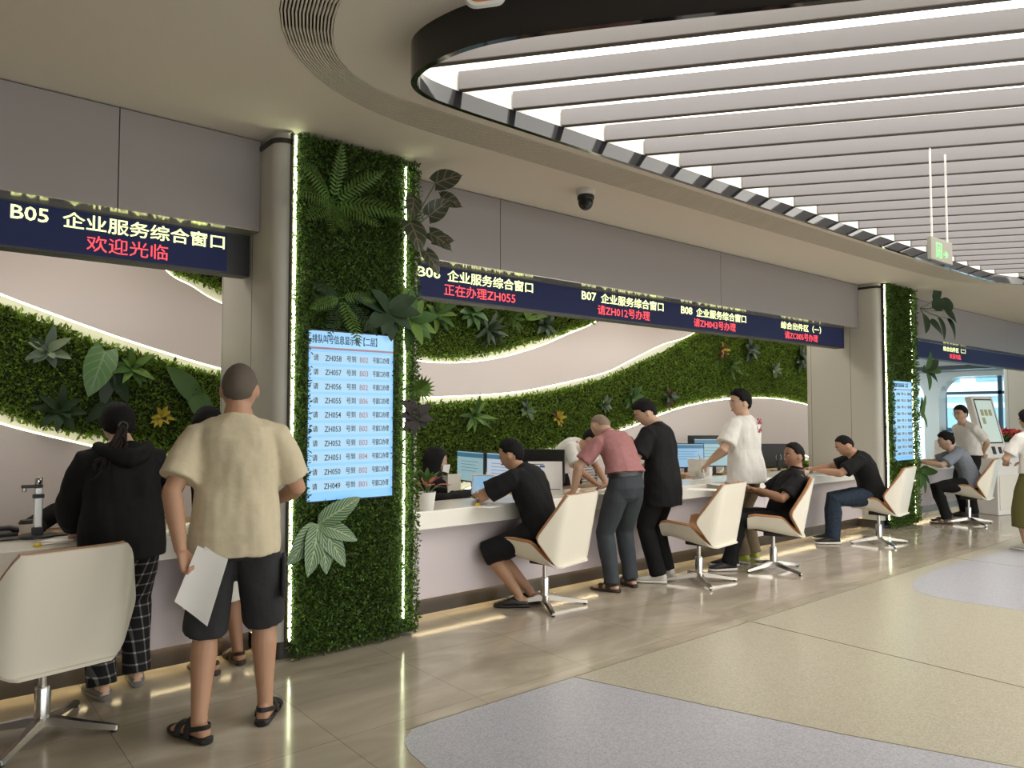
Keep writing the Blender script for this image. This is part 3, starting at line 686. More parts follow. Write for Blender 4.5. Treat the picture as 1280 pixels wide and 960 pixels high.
# far pillar
plant('rubber_tree', 'big dark leaves reaching out from the top of the far pillar', 'plant', at(1150, 385, 4.34), [(20, 25, .30, .10, 'oval', (.20, -.1, .12)), (70, 25, .34, .11, 'oval', (.45, -.1, .05)), (110, 25, .34, .10, 'oval', (.62, -.1, .0)), (150, 25, .34, .10, 'oval', (.70, -.1, -.1)), (175, 30, .34, .09, 'oval', (.35, -.1, -.1)), (60, 30, .30, .10, 'oval', (.1, -.12, .0)), (120, 30, .32, .10, 'oval', (.0, -.12, -.2)), (200, 30, .30, .1, 'oval', (-.15, -.1, -.1))], [PM['deep']])
plant('philodendron', 'green pointed leaves halfway up the far pillar beside the sign', 'plant', at(1157, 462, 4.34), [(20, 25, .28, .06, 'oval'), (60, 25, .36, .07, 'oval'), (85, 25, .40, .07, 'oval'), (115, 25, .34, .07, 'oval'), (190, 30, .3, .07, 'oval'), (-90, 30, .3, .07, 'oval')], [PM['mid'], PM['deep']])
plant('weeping_fig', 'thin sprig of small leaves on the right edge of the far pillar', 'plant', at(1150, 515, 4.36), ring_leaves(7, .22, .05, 'oval', 20, 0, 180), [PM['fern']])
plant('philodendron', 'low green leaves at the side of the far pillar near the seated grey shirt', 'plant', at(1150, 590, 4.36), ring_leaves(7, .26, .06, 'oval', 30, 60, 180), [PM['mid']])
# plants set in the turf bands of the back wall
YW = YB-.10
def wp(u, v): return ony(u, v, YW)
WP = [('variegated_plant', 'white spotted leaves at the left of the B05 turf band', 60, 438, 8, .26, .06, 'oval', ['silver', 'pale', 'deep']),
      ('alocasia', 'single large light green arrow leaf in the B05 turf band', 119, 463, 1, .42, .13, 'heart', ['alo']),
      ('anthurium', 'dark grey green leaf right beside the light arrow leaf', 137, 462, 2, .30, .06, 'oval', ['deep', 'silver']),
      ('birds_nest_fern', 'rosette of long green leaves in the middle of the B05 turf band', 165, 460, 8, .28, .05, 'lance', ['mid', 'bright']),
      ('croton', 'small yellow leaved croton above the ponytail in the B05 turf band', 201, 520, 9, .15, .035, 'oval', ['croton', 'croton', 'dark']),
      ('elephant_ear', 'large dark green leaf left of the bald head in the B05 turf band', 243, 494, 2, .36, .11, 'heart', ['mid']),
      ('aspidistra', 'dark broad leaves low in the B05 turf band', 75, 512, 4, .30, .06, 'oval', ['deep']),
      ('aspidistra', 'dark leaf behind the ponytail at the turf edge', 140, 500, 3, .26, .05, 'oval', ['deep']),
      ('hosta', 'bright leaves next to the near pillar under the B06 sign', 545, 392, 7, .34, .07, 'oval', ['bright', 'mid', 'mid']),
      ('hosta', 'pale blue green leaves third plant along the rounded turf field', 590, 388, 6, .32, .08, 'oval', ['alo', 'mid']),
      ('dracaena', 'dark grey strap leaves in the centre of the rounded turf field', 610, 412, 9, .36, .05, 'lance', ['silver', 'deep', 'deep']),
      ('boston_fern', 'small feathery fern right under the sign in the rounded turf field', 640, 398, 6, .28, .06, 'frond', ['fern']),
      ('dracaena', 'bright thin upright leaves right half of the rounded turf field', 658, 400, 3, .34, .035, 'lance', ['bright']),
      ('calathea', 'dark leaves at the right tip of the rounded turf field', 680, 405, 6, .28, .06, 'oval', ['deep', 'silver']),
      ('birds_nest_fern', 'long light leaf fan left in the turf wave above the hooded clerk', 592, 520, 6, .36, .045, 'lance', ['mid', 'bright']),
      ('variegated_plant', 'pale grey leaf cluster in the turf wave above the seated man', 658, 512, 7, .20, .05, 'oval', ['silver', 'fern']),
      ('croton', 'yellow and red croton in the turf wave left of the pink shirt', 697, 522, 8, .16, .04, 'oval', ['croton', 'croton', 'rust']),
      ('caladium', 'pale veined leaves above the man in pink', 755, 505, 7, .20, .06, 'heart', ['pale', 'silver', 'mid']),
      ('schefflera', 'glossy green umbrella leaves left of the man in the black tee', 790, 497, 8, .30, .06, 'oval', ['mid']),
      ('coleus', 'reddish mottled leaves hanging over the light line beside the black tee', 836, 496, 7, .24, .05, 'oval', ['deep', 'rust', 'silver']),
      ('croton', 'yellow croton at the crest of the turf wave under the B08 sign', 902, 438, 8, .20, .05, 'oval', ['croton', 'rust']),
      ('boston_fern', 'spreading fern under the yellow croton at the crest', 912, 458, 7, .36, .07, 'frond', ['fern', 'mid']),
      ('dusty_philodendron', 'dark silver lobed leaves under the pick-up sign', 936, 436, 9, .30, .07, 'oval', ['silver', 'deep']),
      ('caladium', 'pale veined leaves right of the silver lobed plant', 966, 462, 8, .26, .07, 'heart', ['pale', 'silver', 'fern']),
      ('peace_lily', 'dark green leaves in the top right corner of the turf wave', 1000, 448, 9, .34, .08, 'oval', ['deep', 'silver', 'deep'])]
for nm, lb, u, v, n, L_, w, sh, ms_ in WP:
    p = wp(u, v)
    if n == 1: lv_ = [(200, 25, L_, w, sh, (.06, -.05, .16))]
    elif n <= 3: lv_ = [(-30+50*k, 25, L_, w, sh) for k in range(n)] if 'upright' in lb else [(150+40*k if 'elephant' not in nm else -40+190*k, 20, L_, w, sh) for k in range(n)]
    else: lv_ = ring_leaves(n+4, L_*.70, w*.62, sh, 38, 0, 360, 26)+ring_leaves(4, L_*.45, w*.55, sh, 60, 30, 360, 30)
    plant(nm, lb, 'fern' if 'fern' in nm else 'plant', p, lv_, [PM[q] for q in ms_])
# ------------------------------------------------------------------ ceiling things
c0 = onz(732, 237, CZ)
t = empty('security_camera', (c0.x, c0.y, CZ), 'black dome security camera on a white base under the ceiling', 'camera')
MB().lathe([(.075, 0), (.078, -.012), (.075, -.045), (.062, -.05)], 24).build('base', M['white'], t)
MB().lathe([(.066, -.05), (.068, -.075), (.064, -.085)], 24).build('collar', M['black'], t)
b_ = MB().ell((0, 0, -.095), (.062, .062, .072), 20, 12).build('dome', M['gloss_black'], t)
MB().lathe([(.022, -.0), (.022, .02)], 14, mat=Matrix.Translation((-.030, -.045, -.115))@Matrix.Rotation(R(60), 4, 'X')).build('lens', M['black'], b_)
e0, e1 = onz(1165, 250, 3.17), None
def dep(u, v, d):
    q = ray(u, v)*d; return Vector((q[0], q[1], q[2]+CAMH))
a, c = dep(1161, 295, 4.62), dep(1192, 302, 4.86); c.z = a.z
t = empty('exit_sign', a, 'small hanging exit sign with a green running figure and arrow', 'sign')
dv = Vector((c.x-a.x, c.y-a.y, 0)); w = .33; rz = math.atan2(dv.y, dv.x); t.rotation_euler.z = rz
MB().box(0, w, -.012, .012, -.145, 0).build('plate', M['exitplate'], t, smooth=0, bevel=.004)
for x in (.045, w-.05): MB().tube([(x, 0, 0), (x, 0, 3.21-a.z)], .0065, 8).build('rod', M['white'], t)
g = MB()
for q in ((.075, .155, -.040, -.030), (.075, .085, -.125, -.040), (.145, .155, -.125, -.040)): g.box(q[0], q[1], -.0145, -.011, q[2], q[3])
g.build('door_mark', M['exitgreen'], t, smooth=0)
g = MB(); g.ell((.118, -.013, -.058), (.008, .002, .009), 10, 6)
for p in ([(.117, -.07), (.112, -.095)], [(.112, -.095), (.128, -.110), (.126, -.128)], [(.112, -.095), (.100, -.112), (.088, -.118)], [(.116, -.074), (.130, -.082), (.138, -.076)], [(.116, -.074), (.103, -.080), (.097, -.092)]):
    g.tube([(x, -.013, z) for x, z in p], .0045, 6)
g.build('running_figure', M['exitgreen'], t)
g = MB(); g.plate([(.185, -.088), (.225, -.088), (.212, -.072), (.226, -.072), (.25, -.0925), (.226, -.113), (.212, -.113), (.225, -.097), (.185, -.097)], -.0145, -.011); g.build('arrow', M['exitgreen'], t, smooth=0)
p = dep(606, -8, 2.9)
t = empty('hanging_sign', p, 'orange enamel lozenge with a pale border hanging at the ceiling edge', 'sign'); t.rotation_euler.z = -YAW+R(8)
q = rrect(-.085, .085, -.05, .05, .045); dg = Matrix.Rotation(R(-12), 4, 'Y')
MB().plate(q, -.012, .012).build('border', M['white'], t).matrix_local = dg
MB().plate([(x*.82, z*.72) for x, z in q], -.015, -.012).build('panel', M['orange'], t).matrix_local = dg
MB().tube([(0, 0, .03), (0, 0, CZ-p.z)], .004, 6).build('cord', M['alu'], t)
# ================================================================== CHAIRS
def lerp_tab(tab, t):
    for (a, x), (c, y) in zip(tab, tab[1:]):
        if t <= c: return x+(y-x)*((t-a)/(c-a))
    return tab[-1][1]
def bend(s, flat, ang, rad):
    """unroll: arc length s across the width -> (x, rise) for a flat centre and a wing turned up by ang"""
    a = abs(s); sg = 1 if s >= 0 else -1
    if a <= flat: return s, 0.0
    th = min((a-flat)/rad, ang); x = flat+rad*math.sin(th); h = rad*(1-math.cos(th)); rest = a-flat-rad*ang
    if rest > 0: x += rest*math.cos(ang); h += rest*math.sin(ang)
    return sg*x, h
def chair_mesh():
    def back(nu, nv, sc=1.0, v0=0.0):
        P = []
        for i in range(nu):
            u = -1+2*i/(nu-1); row = []
            for j in range(nv):
                v = v0+(1-v0)*j/(nv-1); Wd = lerp_tab([(0, .20), (.06, .245), (.36, .395), (.42, .40), (.94, .245), (1, .218)], v)*sc
                x, h = bend(u*Wd, .185, R(52), .10)
                z = .355+.55*v; y = -.255-.11*v
                row.append(Vector((x, y+h, z+.10*h)))
            P.append(row)
        return P
    def seat(nu, nv, sc=1.0, w=1.0, s0=0.0):
        P = []
        for i in range(nu):
            u = -1+2*i/(nu-1); row = []
            for j in range(nv):
                s = s0+(w-s0)*j/(nv-1); Wd = lerp_tab([(0, .19), (.05, .215), (.38, .395), (.44, .40), (.97, .365), (1, .35)], s)*sc
                x, h = bend(u*Wd, .205, R(66), .055)
                y = -.285+.52*s; z = .362+.075*s**1.3-.02*max(0, s-.85)/.15
                row.append(Vector((x, y, z+h)))
            P.append(row)
        return P
    return back, seat
def make_chair(loc, rz, label):
    t = empty('swivel_chair', loc, label, 'chair', rz, group='white shelled swivel chairs')
    back, seat = chair_mesh()
    B = back(25, 21); MB().sheet(B, -.007, .007).build('back_shell', M['chairwhite'], t, 50)
    S = seat(25, 21); MB().sheet(S, -.007, .007).build('seat_shell', M['chairwhite'], t, 50)
    off = Vector((0, .022, .004)); B2 = [[p+off for p in r] for r in back(21, 15, .985, .06)]
    MB().sheet(B2, -.012, .012).build('back_cushion', M['tan'], t, 50)
    off = Vector((0, .0, .030)); S2 = [[p+off for p in r] for r in seat(21, 15, .955, .985, .10)]
    MB().sheet(S2, -.014, .014).build('seat_cushion', M['tan'], t, 50)
    MB().box(-.09, .09, -.12, .09, .335, .375).build('mechanism', M['black'], t, smooth=0, bevel=.01)
    MB().tube([(.02, -.02, .345), (.16, -.10, .335), (.22, -.13, .325)], [.006, .006, .010], 8).build('lever', M['black'], t)
    MB().lathe([(.018, .18), (.018, .34)], 16).build('gas_lift', M['metal'], t)
    MB().lathe([(.022, .062), (.034, .07), (.034, .215), (.030, .225)], 20).build('column', M['metal'], t)
    for k in range(4):
        a = R(45+90*k); d = Vector((math.cos(a), math.sin(a), 0)); s = Vector((-d.y, d.x, 0)); rings = []
        for r, z0, z1, w in ((.0, .045, .085, .030), (.06, .045, .082, .028), (.20, .028, .055, .021), (.335, .012, .034, .017), (.345, .013, .030, .014)):
            rings.append([d*r+s*w+Vector((0, 0, z0)), d*r-s*w+Vector((0, 0, z0)), d*r-s*w*.6+Vector((0, 0, z1)), d*r+s*w*.6+Vector((0, 0, z1))])
        lg = MB().loft(rings).build('leg', M['metal'], t, smooth=30)
        MB().lathe([(.013, 0), (.013, .014)], 10, d*.325).build('glide', M['black'], lg)
    return t
CH = [(52, 918, 11, 'large white shelled swivel chair with a tan inside at the near left edge, empty'),
      (681, 757, 14, 'white swivel chair behind the leaning man in black shorts'),
      (874, 727, 8, 'empty white swivel chair in front of the man in the white printed tee'),
      (967, 712, 32, 'white swivel chair holding the man in the black polo'),
      (1099, 679, 8, 'white swivel chair of the man writing beside the far pillar'),
      (1211, 654, 10, 'white swivel chair of the man in the grey shirt beyond the far pillar')]
chairs = []
for i, (u, v, rz, lb) in enumerate(CH):
    p = onz(u, v)
    chairs.append(make_chair(p, R(rz), lb) if i == 0 else copy_thing(chairs[0], p, R(rz), lb))

# ================================================================== PEOPLE
def SKIN(n, c): return MAT(n, c, .55, bump=(180, .06))
SK = dict(a=SKIN('skin_tan', (.42, .235, .145)), b=SKIN('skin_light', (.52, .33, .23)), c=SKIN('skin_brown', (.30, .155, .09)))
HM = dict(black=MAT('hair_black', (.007, .006, .006), .75, bump=(220, .5), spec=.2), pale=MAT('hair_pale_grey', (.24, .175, .125), .7, bump=(400, .4)), grey=MAT('hair_grey_stubble', (.10, .078, .058), .7, bump=(400, .4)), brown=MAT('hair_dark_brown', (.016, .009, .007), .6, bump=(220, .5), spec=.25))
def CLOTH(n, c, var=.9): return MAT(n, c, .85, var=(40, var, 5), bump=(60, .12), spec=.2)
CM = dict(black=CLOTH('cloth_black', (.010, .010, .011)), beige=CLOTH('cloth_beige', (.56, .49, .345), .95), charcoal=CLOTH('cloth_charcoal', (.035, .036, .038)), white=CLOTH('cloth_white', (.68, .66, .62), .96),
          pink=CLOTH('cloth_dusty_pink', (.36, .165, .165), .9), slate=CLOTH('cloth_slate', (.045, .052, .060)), khaki=CLOTH('cloth_khaki', (.165, .125, .075)), denim=CLOTH('cloth_dark_denim', (.030, .045, .070), .7),
          grey=CLOTH('cloth_blue_grey', (.21, .235, .275)), olive=CLOTH('cloth_olive', (.105, .098, .030)))
m = CLOTH('cloth_plaid', (.012, .012, .013)); nt, N, L, b = nodes(m)
for l in list(b.inputs['Base Color'].links): nt.links.remove(l)
tc = N('ShaderNodeTexCoord'); sp = N('ShaderNodeSeparateXYZ'); L(tc.outputs['Object'], sp.inputs[0])
def plaid_line(src, per, wd, add=None):
    a = N('ShaderNodeMath'); a.operation = 'MULTIPLY_ADD'; a.inputs[1].default_value = 1/per
    L(src, a.inputs[0])
    if add: L(add, a.inputs[2])
    f = N('ShaderNodeMath'); f.operation = 'FRACT'; L(a.outputs[0], f.inputs[0]); c = N('ShaderNodeMath'); c.operation = 'COMPARE'; c.inputs[1].default_value = .5; c.inputs[2].default_value = wd; L(f.outputs[0], c.inputs[0]); return c.outputs[0]
ym = N('ShaderNodeMath'); ym.operation = 'MULTIPLY'; ym.inputs[1].default_value = 11; L(sp.outputs[1], ym.inputs[0])
hz, vt = plaid_line(sp.outputs[2], .062, .075), plaid_line(sp.outputs[0], .055, .085, ym.outputs[0])
s_ = N('ShaderNodeMath'); s_.operation = 'ADD'; L(hz, s_.inputs[0]); L(vt, s_.inputs[1])
mr = N('ShaderNodeMapRange'); mr.inputs['From Max'].default_value = 2; L(s_.outputs[0], mr.inputs['Value'])
cr = N('ShaderNodeValToRGB'); cr.color_ramp.elements[0].color = (.010, .010, .011, 1); cr.color_ramp.elements[1].color = (.34, .33, .32, 1)
e = cr.color_ramp.elements.new(.5); e.color = (.085, .083, .082, 1); L(mr.outputs[0], cr.inputs[0]); L(cr.outputs[0], b.inputs['Base Color'])
CM['plaid'] = m
SHM = dict(black=MAT('shoe_black', (.014, .013, .013), .5), white=MAT('shoe_white', (.62, .60, .55), .5), lime=MAT('shoe_lime', (.38, .42, .06), .5), grey=MAT('shoe_grey', (.16, .15, .14), .6), brown=MAT('shoe_dark_brown', (.03, .018, .012), .45), sole=MAT('shoe_sole_white', (.70, .68, .64), .5))
EYEW, EYEB, LIP = MAT('eye_white', (.7, .68, .65), .3), MAT('eye_dark', (.01, .008, .007), .2), MAT('lip', (.34, .13, .10), .5)

def remesh(mb, name, mat, vox, smooth=3, wrinkle=0.0, seed=0, parent=None, wfreq=(9, 9, 4)):
    me = bpy.data.meshes.new('t'); me.from_pydata(mb.v, [], mb.f)
    bm = bmesh.new(); bm.from_mesh(me); bmesh.ops.recalc_face_normals(bm, faces=bm.faces); bm.to_mesh(me); bm.free()
    o = bpy.data.objects.new('t', me); COL.objects.link(o)
    r = o.modifiers.new('r', 'REMESH'); r.mode = 'VOXEL'; r.voxel_size = vox; r.adaptivity = 0
    if smooth: s = o.modifiers.new('s', 'SMOOTH'); s.factor = .5; s.iterations = smooth
    dg = bpy.context.evaluated_depsgraph_get(); out = bpy.data.meshes.new_from_object(o.evaluated_get(dg))
    bpy.data.objects.remove(o); bpy.data.meshes.remove(me)
    if wrinkle:
        n = len(out.vertices); co = np.empty(n*3, np.float32); no = np.empty(n*3, np.float32)
        out.vertices.foreach_get('co', co); out.vertices.foreach_get('normal', no); co = co.reshape(-1, 3); no = no.reshape(-1, 3)
        d = np.array([noise.noise(Vector((p[0]*wfreq[0]+seed, p[1]*wfreq[1], p[2]*wfreq[2]+p[0]*5)))*.7+noise.noise(Vector((p[0]*22, p[1]*22+seed, p[2]*13)))*.3 for p in co])
        co += no*(d*wrinkle)[:, None]; out.vertices.foreach_set('co', co.astype(np.float32).ravel())
    out.materials.clear(); out.materials.append(mat); out.polygons.foreach_set('use_smooth', [True]*len(out.polygons)); out.name = name; out.update()
    ob = bpy.data.objects.new(name, out); COL.objects.link(ob)
    if parent: ob.parent = parent
    return ob
def ik(a, c, l1, l2, pole):
    v = c-a; d = v.length
    if d > (l1+l2)*.998: c = a+v*((l1+l2)*.998/d); v = c-a; d = v.length
    x = v/d; k = (l1*l1-l2*l2+d*d)/(2*d); h = math.sqrt(max(0, l1*l1-k*k))
    p = Vector(pole); p = (p-x*p.dot(x)).normalized(); return a+x*k+p*h, c
def sstep(x, a, c): t = min(1, max(0, (x-a)/(c-a))); return t*t*(3-2*t)
def head_pt(d, S=1.0):
    x, y, z = d; a, b_, c = .076, .097, .118
    p = Vector((a*x, b_*y, c*z))
    k = sstep(-z, .05, .95); p.x *= 1-.26*k
    if y < 0: p.y *= 1-.42*sstep(-z, .15, .9); 
    else:
        p.y *= 1-.03*sstep(-z, .2, .9); p.y -= .006*sstep(y, .6, 1)
        f = lambda cx, cz, sx, sz: math.exp(-((abs(p.x)-cx)/sx)**2-((p.z-cz)/sz)**2)
        p.y += .004*f(.025, .032, .03, .010)-.008*f(.031, .010, .014, .012)+.004*f(.042, -.018, .016, .018)+.006*f(0, -.060, .022, .012)+.009*f(0, -.098, .020, .016)-.003*f(0, -.079, .03, .007)
    return p*S
def hair_line(lon, style):
    tab = dict(short=[(0, .062), (40, .058), (62, .046), (78, .0), (95, .004), (112, -.004), (126, -.060), (180, -.086)],
               high=[(0, .078), (40, .070), (62, .055), (78, .006), (95, .008), (112, .0), (126, -.058), (180, -.082)],
               bald=[(0, .113), (60, .105), (78, .050), (95, .036), (112, .010), (126, -.055), (180, -.080)],
               long=[(0, .066), (40, .060), (62, .040), (78, -.02), (95, -.05), (112, -.07), (128, -.085), (180, -.10)])[style]
    return lerp_tab(tab, lon)
def hair_mesh(style, th, S, seed=0, rough=.004):
    rings = []; n, k = 40, 30
    for i in range(1, k):
        a = math.pi*i/k-math.pi/2; r = []
        for j in range(n):
            b_ = 2*math.pi*j/n; d = Vector((math.cos(a)*math.cos(b_), math.cos(a)*math.sin(b_), math.sin(a))); p = head_pt(d)
            lon = abs(math.degrees(math.atan2(d.x, d.y))); s = sstep(p.z-hair_line(lon, style), -.004, .022)
            e_ = th*(.55+.45*sstep(p.z, -.02, .06))*s-.012*(1-s)
            if rough: e_ += rough*s*noise.noise(d*9+Vector((seed, 0, 0)))
            nn = Vector((d.x/.076, d.y/.097, d.z/.118)).normalized(); r.append((p+nn*e_)*S)
        rings.append(r)
    return MB().loft(rings)
def ring(c, X, Y, hw, fd, bd, n=22, e=.86):
    out = []
    for j in range(n):
        t = 2*math.pi*j/n; cx, sx = math.cos(t), math.sin(t)
        out.append(c+X*(hw*math.copysign(abs(cx)**e, cx))+Y*((fd if sx > 0 else bd)*math.copysign(abs(sx)**e, sx)))
    return out
def hand(mb, w, d, nrm, side, S, curl=20, curls=None, spread=3, thumb=35):
    d = d.normalized(); nrm = (nrm-d*nrm.dot(d)).normalized(); x = side*d.cross(nrm); up = -nrm     # x: to the thumb, up: back of the hand
    pal = []
    for t, hw, hh in ((-.015, .024, .019), (.02, .031, .017), (.055, .039, .015), (.088, .040, .012)):
        pal.append([w+d*t*S+(x*hw*math.cos(q)+up*hh*math.sin(q))*S for q in [2*math.pi*j/12 for j in range(12)]])
    mb.loft(pal)
    for i, (ox, ln) in enumerate(((.029, .070), (.010, .079), (-.010, .073), (-.028, .057))):
        c = (curls[i] if curls else curl); p = w+(d*.082+x*ox)*S; a = R(spread*(1.5-i)); dd = (d*math.cos(a)+x*math.sin(a)).normalized(); pts = [p-dd*.02*S, p]; ang = 0
        for fr, kk in ((.44, .8), (.30, 1.15), (.26, .9)):
            ang += R(c*kk); dv = dd*math.cos(ang)+nrm*math.sin(ang); p = p+dv*ln*fr*S; pts.append(p)
        mb.tube(pts, [.0098*S, .0096*S, .0090*S, .0084*S, .0068*S], 8)
    a = R(thumb); p = w+(d*.022+x*.026+nrm*.006)*S; dv = d*math.cos(a)+x*math.sin(a)+nrm*.35; dv.normalize(); q = p+dv*.040*S; dv2 = (dv+d*.5+nrm*.25).normalized()
    mb.tube([p-dv*.012*S, p, q, q+dv2*.034*S], [.013*S, .013*S, .0105*S, .0082*S], 8)
PEOPLE = {}
def person(label, loc, rz, h=1.70, sk='a', vox=.009, pel=(0, 0, None), lean=0, lean2=0, twist=0, side=0, head=(5, 0), LA=None, RA=None, LF=(-.10, .0), RF=(.10, .0), lfoot=8, rfoot=8, wide=1.0,
           top=('black', 'short'), bottom=('black', 'trousers'), shoes=('black', 'sneaker'), hair=('black', 'short', .014), hem=-.10, ease=.022, tname='t_shirt', bname='trousers', kneeL=(-.1, 1, .2), kneeR=(.1, 1, .2), belt=None, girth=1.0, hang=0.0):
    S = h/1.735; root = empty('person', loc, label, 'person', R(rz)); seed = len(PEOPLE)*3.7; PEOPLE[label] = root
    pz = pel[2] if pel[2] else .915*S; P0 = Vector((pel[0], pel[1], pz))
    # spine
    N_ = 28; T = [-.12+(.56+.12)*k/N_ for k in range(N_+1)]; fr = {}
    def rot(t):
        s = sstep(t, -.02, .30); s2 = sstep(t, .22, .52); ph = R(lean)*s+R(lean2)*s2
        return Matrix.Rotation(R(twist)*sstep(t, 0, .45), 3, 'Z')@Matrix.Rotation(R(side)*s, 3, 'Y')@Matrix.Rotation(-ph, 3, 'X')
    pos = P0.copy(); prev = 0; cen = {}
    def sp_at(t):
        p = P0.copy(); n = 24; st = t/n
        for k in range(n): p += rot(st*(k+.5))@Vector((0, 0, st*S))
        return p, rot(t)
    tors = [(-.125, .07, .05, .06), (-.09, .135, .085, .095), (0, .168, .098, .118), (.10, .155, .102, .10), (.20, .143, .104, .086), (.32, .158, .112, .098), (.41, .168, .108, .110), (.465, .160, .085, .098), (.505, .112, .060, .080), (.535, .066, .052, .062), (.56, .056, .052, .054)]
    gi_ = lambda t: girth if .0 <= t <= .36 else 1+(girth-1)*.4
    body = MB(); rings = []
    for t, a, f, b_ in tors:
        p, Q = sp_at(t); rings.append(ring(p, Q@Vector((1, 0, 0)), Q@Vector((0, 1, 0)), a*S*wide, f*S*gi_(t), b_*S*(1+(gi_(t)-1)*.4)))
    body.loft(rings)
    nb, Qn = sp_at(.545)
    Qh = Matrix.Rotation(R(twist*.6+head[1]), 3, 'Z')@Matrix.Rotation(-R(head[0]), 3, 'X')
    if len(head) > 2: Qh = Qh@Matrix.Rotation(R(head[2]), 3, 'Y')
    nd = (Qn@Vector((0, 0, 1))+Qh@Vector((0, 0, 1))).normalized(); HS = S*1.07; nt_ = nb+nd*.030*S; hc = nt_+Qh@Vector((0, .022, .088))*S
    body.tube([nb-nd*.03*S, nb+nd*.02*S, nt_, hc], [.074*S, .062*S, .057*S, .05*S], 16)
    hr = []
    for i in range(1, 34):
        a = math.pi*i/34-math.pi/2
        hr.append([hc+Qh@head_pt(Vector((math.cos(a)*math.cos(q), math.cos(a)*math.sin(q), math.sin(a))))*HS for q in [2*math.pi*j/60 for j in range(60)]])
    body.loft(hr)
    HP = lambda x, y, z: hc+Qh@Vector((x, y, z))*HS
    body.loft([[HP(0+sx*w, y, z) if not k else HP(sx*w, y+dy, z) for sx, dy, k in ((-1, 0, 0), (0, 0, 0), (1, 0, 0), (.5, 0, 0), (0, .004, 1), (-.5, 0, 0))] for w, y, z in ((.006, .088, .020), (.009, .100, .0), (.014, .112, -.026), (.016, .106, -.036), (.010, .088, -.040))])
    for s in (-1, 1):
        body.ell(HP(s*.076, -.008, -.006), (.010*S, .019*S, .032*S), 12, 8, (Qh@Matrix.Rotation(R(-18*s), 3, 'Z')@Matrix.Rotation(R(12), 3, 'X')).to_4x4())
    # arms
    arms = {}
    for s, A in ((-1, LA), (1, RA)):
        p, Q = sp_at(.462); sh = p+Q@Vector((s*.166*wide, .0, -.012))*S; inn = p+Q@Vector((s*.085*wide, 0, -.005))*S
        A = A or {}; wr = Vector(A.get('w', tuple(sh+Vector((s*.06, .05, -.53*S))))); el, wr = ik(sh, wr, .295*S, .252*S, A.get('pole', (s*.5, -1, -.2)))
        g = wide
        body.tube([inn, sh+(el-sh)*.03, sh.lerp(el, .35), sh.lerp(el, .8), el, el.lerp(wr, .22), el.lerp(wr, .6), wr, wr+(wr-el)*.06], [.060*S, .056*S, .050*S*g, .043*S*g, .041*S*g, .044*S*g, .036*S*g, .027*S, .025*S], 14)
        hd = Vector(A['d']) if 'd' in A else (wr-el); nm = Vector(A.get('n', (-s*1, 0, -.2)))
        hand(body, wr+(hd.normalized())*.012*S, hd, nm, s, S, A.get('curl', 24), A.get('curls'), thumb=A.get('thumb', 35)); arms[s] = (sh, el, wr, inn)
    # legs and feet
    legs = {}; yaw = {-1: lfoot, 1: rfoot}; tips = {}
    for s, F_, K in ((-1, LF, kneeL), (1, RF, kneeR)):
        hp = P0+Vector((s*.088*S*wide, 0, -.01*S)); an = Vector((F_[0], F_[1], (F_[2] if len(F_) > 2 else .085*S))); kn, an = ik(hp, an, .430*S, .425*S, K)
        body.tube([hp+Vector((0, 0, .03*S)), hp.lerp(kn, .15), hp.lerp(kn, .55), hp.lerp(kn, .92), kn, kn.lerp(an, .15), kn.lerp(an, .34), kn.lerp(an, .7), kn.lerp(an, .93), an-Vector((0, 0, .03*S))],
                  [.082*S, .090*S*wide, .074*S*wide, .058*S, .056*S, .054*S, .060*S, .044*S, .036*S, .036*S], 16)
        a = R(yaw[s])*s; fd = Vector((math.sin(a), math.cos(a), 0)); sd_ = Vector((fd.y, -fd.x, 0)); zf = an.z-.085*S; legs[s] = (hp, kn, an, fd, sd_, zf)
        fr_ = []
        for t, hw, z0, z1 in ((-.062, .020, .016, .055), (-.045, .031, .008, .085), (.0, .034, .008, .095), (.05, .037, .010, .075), (.10, .044, .010, .052), (.15, .046, .010, .036), (.178, .036, .010, .028), (.192, .018, .012, .022)):
            c_ = Vector((an.x, an.y, zf))+fd*t*S
            fr_.append([c_+sd_*hw*S*math.cos(q)+Vector((0, 0, ((z0+z1)/2+(z1-z0)/2*math.sin(q))*S)) for q in [2*math.pi*j/14 for j in range(14)]])
        body.loft(fr_)
    remesh(body, 'body', SK[sk], vox, 2, parent=root)
    # face and hair
    e_ = MB(); i_ = MB(); br_ = MB()
    for s in (-1, 1):
        ew = MB().ell(HP(s*.031, .079, .010), (.0115*S, .0085*S, .0045*S), 12, 8, Qh.to_4x4()).build('eye', EYEW, root)
        MB().ell(HP(s*.031, .0855, .010), (.0056*S, .0035*S, .0046*S), 10, 6, Qh.to_4x4()).build('iris', EYEB, ew)
        MB().tube([HP(s*.016, .0925, .030), HP(s*.032, .0915, .034), HP(s*.048, .081, .029)], [.003*S, .0035*S, .002*S], 6).build('eyebrow', HM['black'], root)
    MB().tube([HP(-.020, .084, -.062), HP(0, .0945, -.060), HP(.020, .084, -.062)], [.0025*S, .0055*S, .0025*S], 8).build('mouth', LIP, root)
    if hair:
        hm = hair_mesh(hair[1], hair[2], HS, seed, hair[3] if len(hair) > 3 else .005); mt = Matrix.Translation(hc)@Qh.to_4x4(); hm.v = [tuple(mt@Vector(p)) for p in hm.v]; hm.build('hair', HM[hair[0]], root, 60)
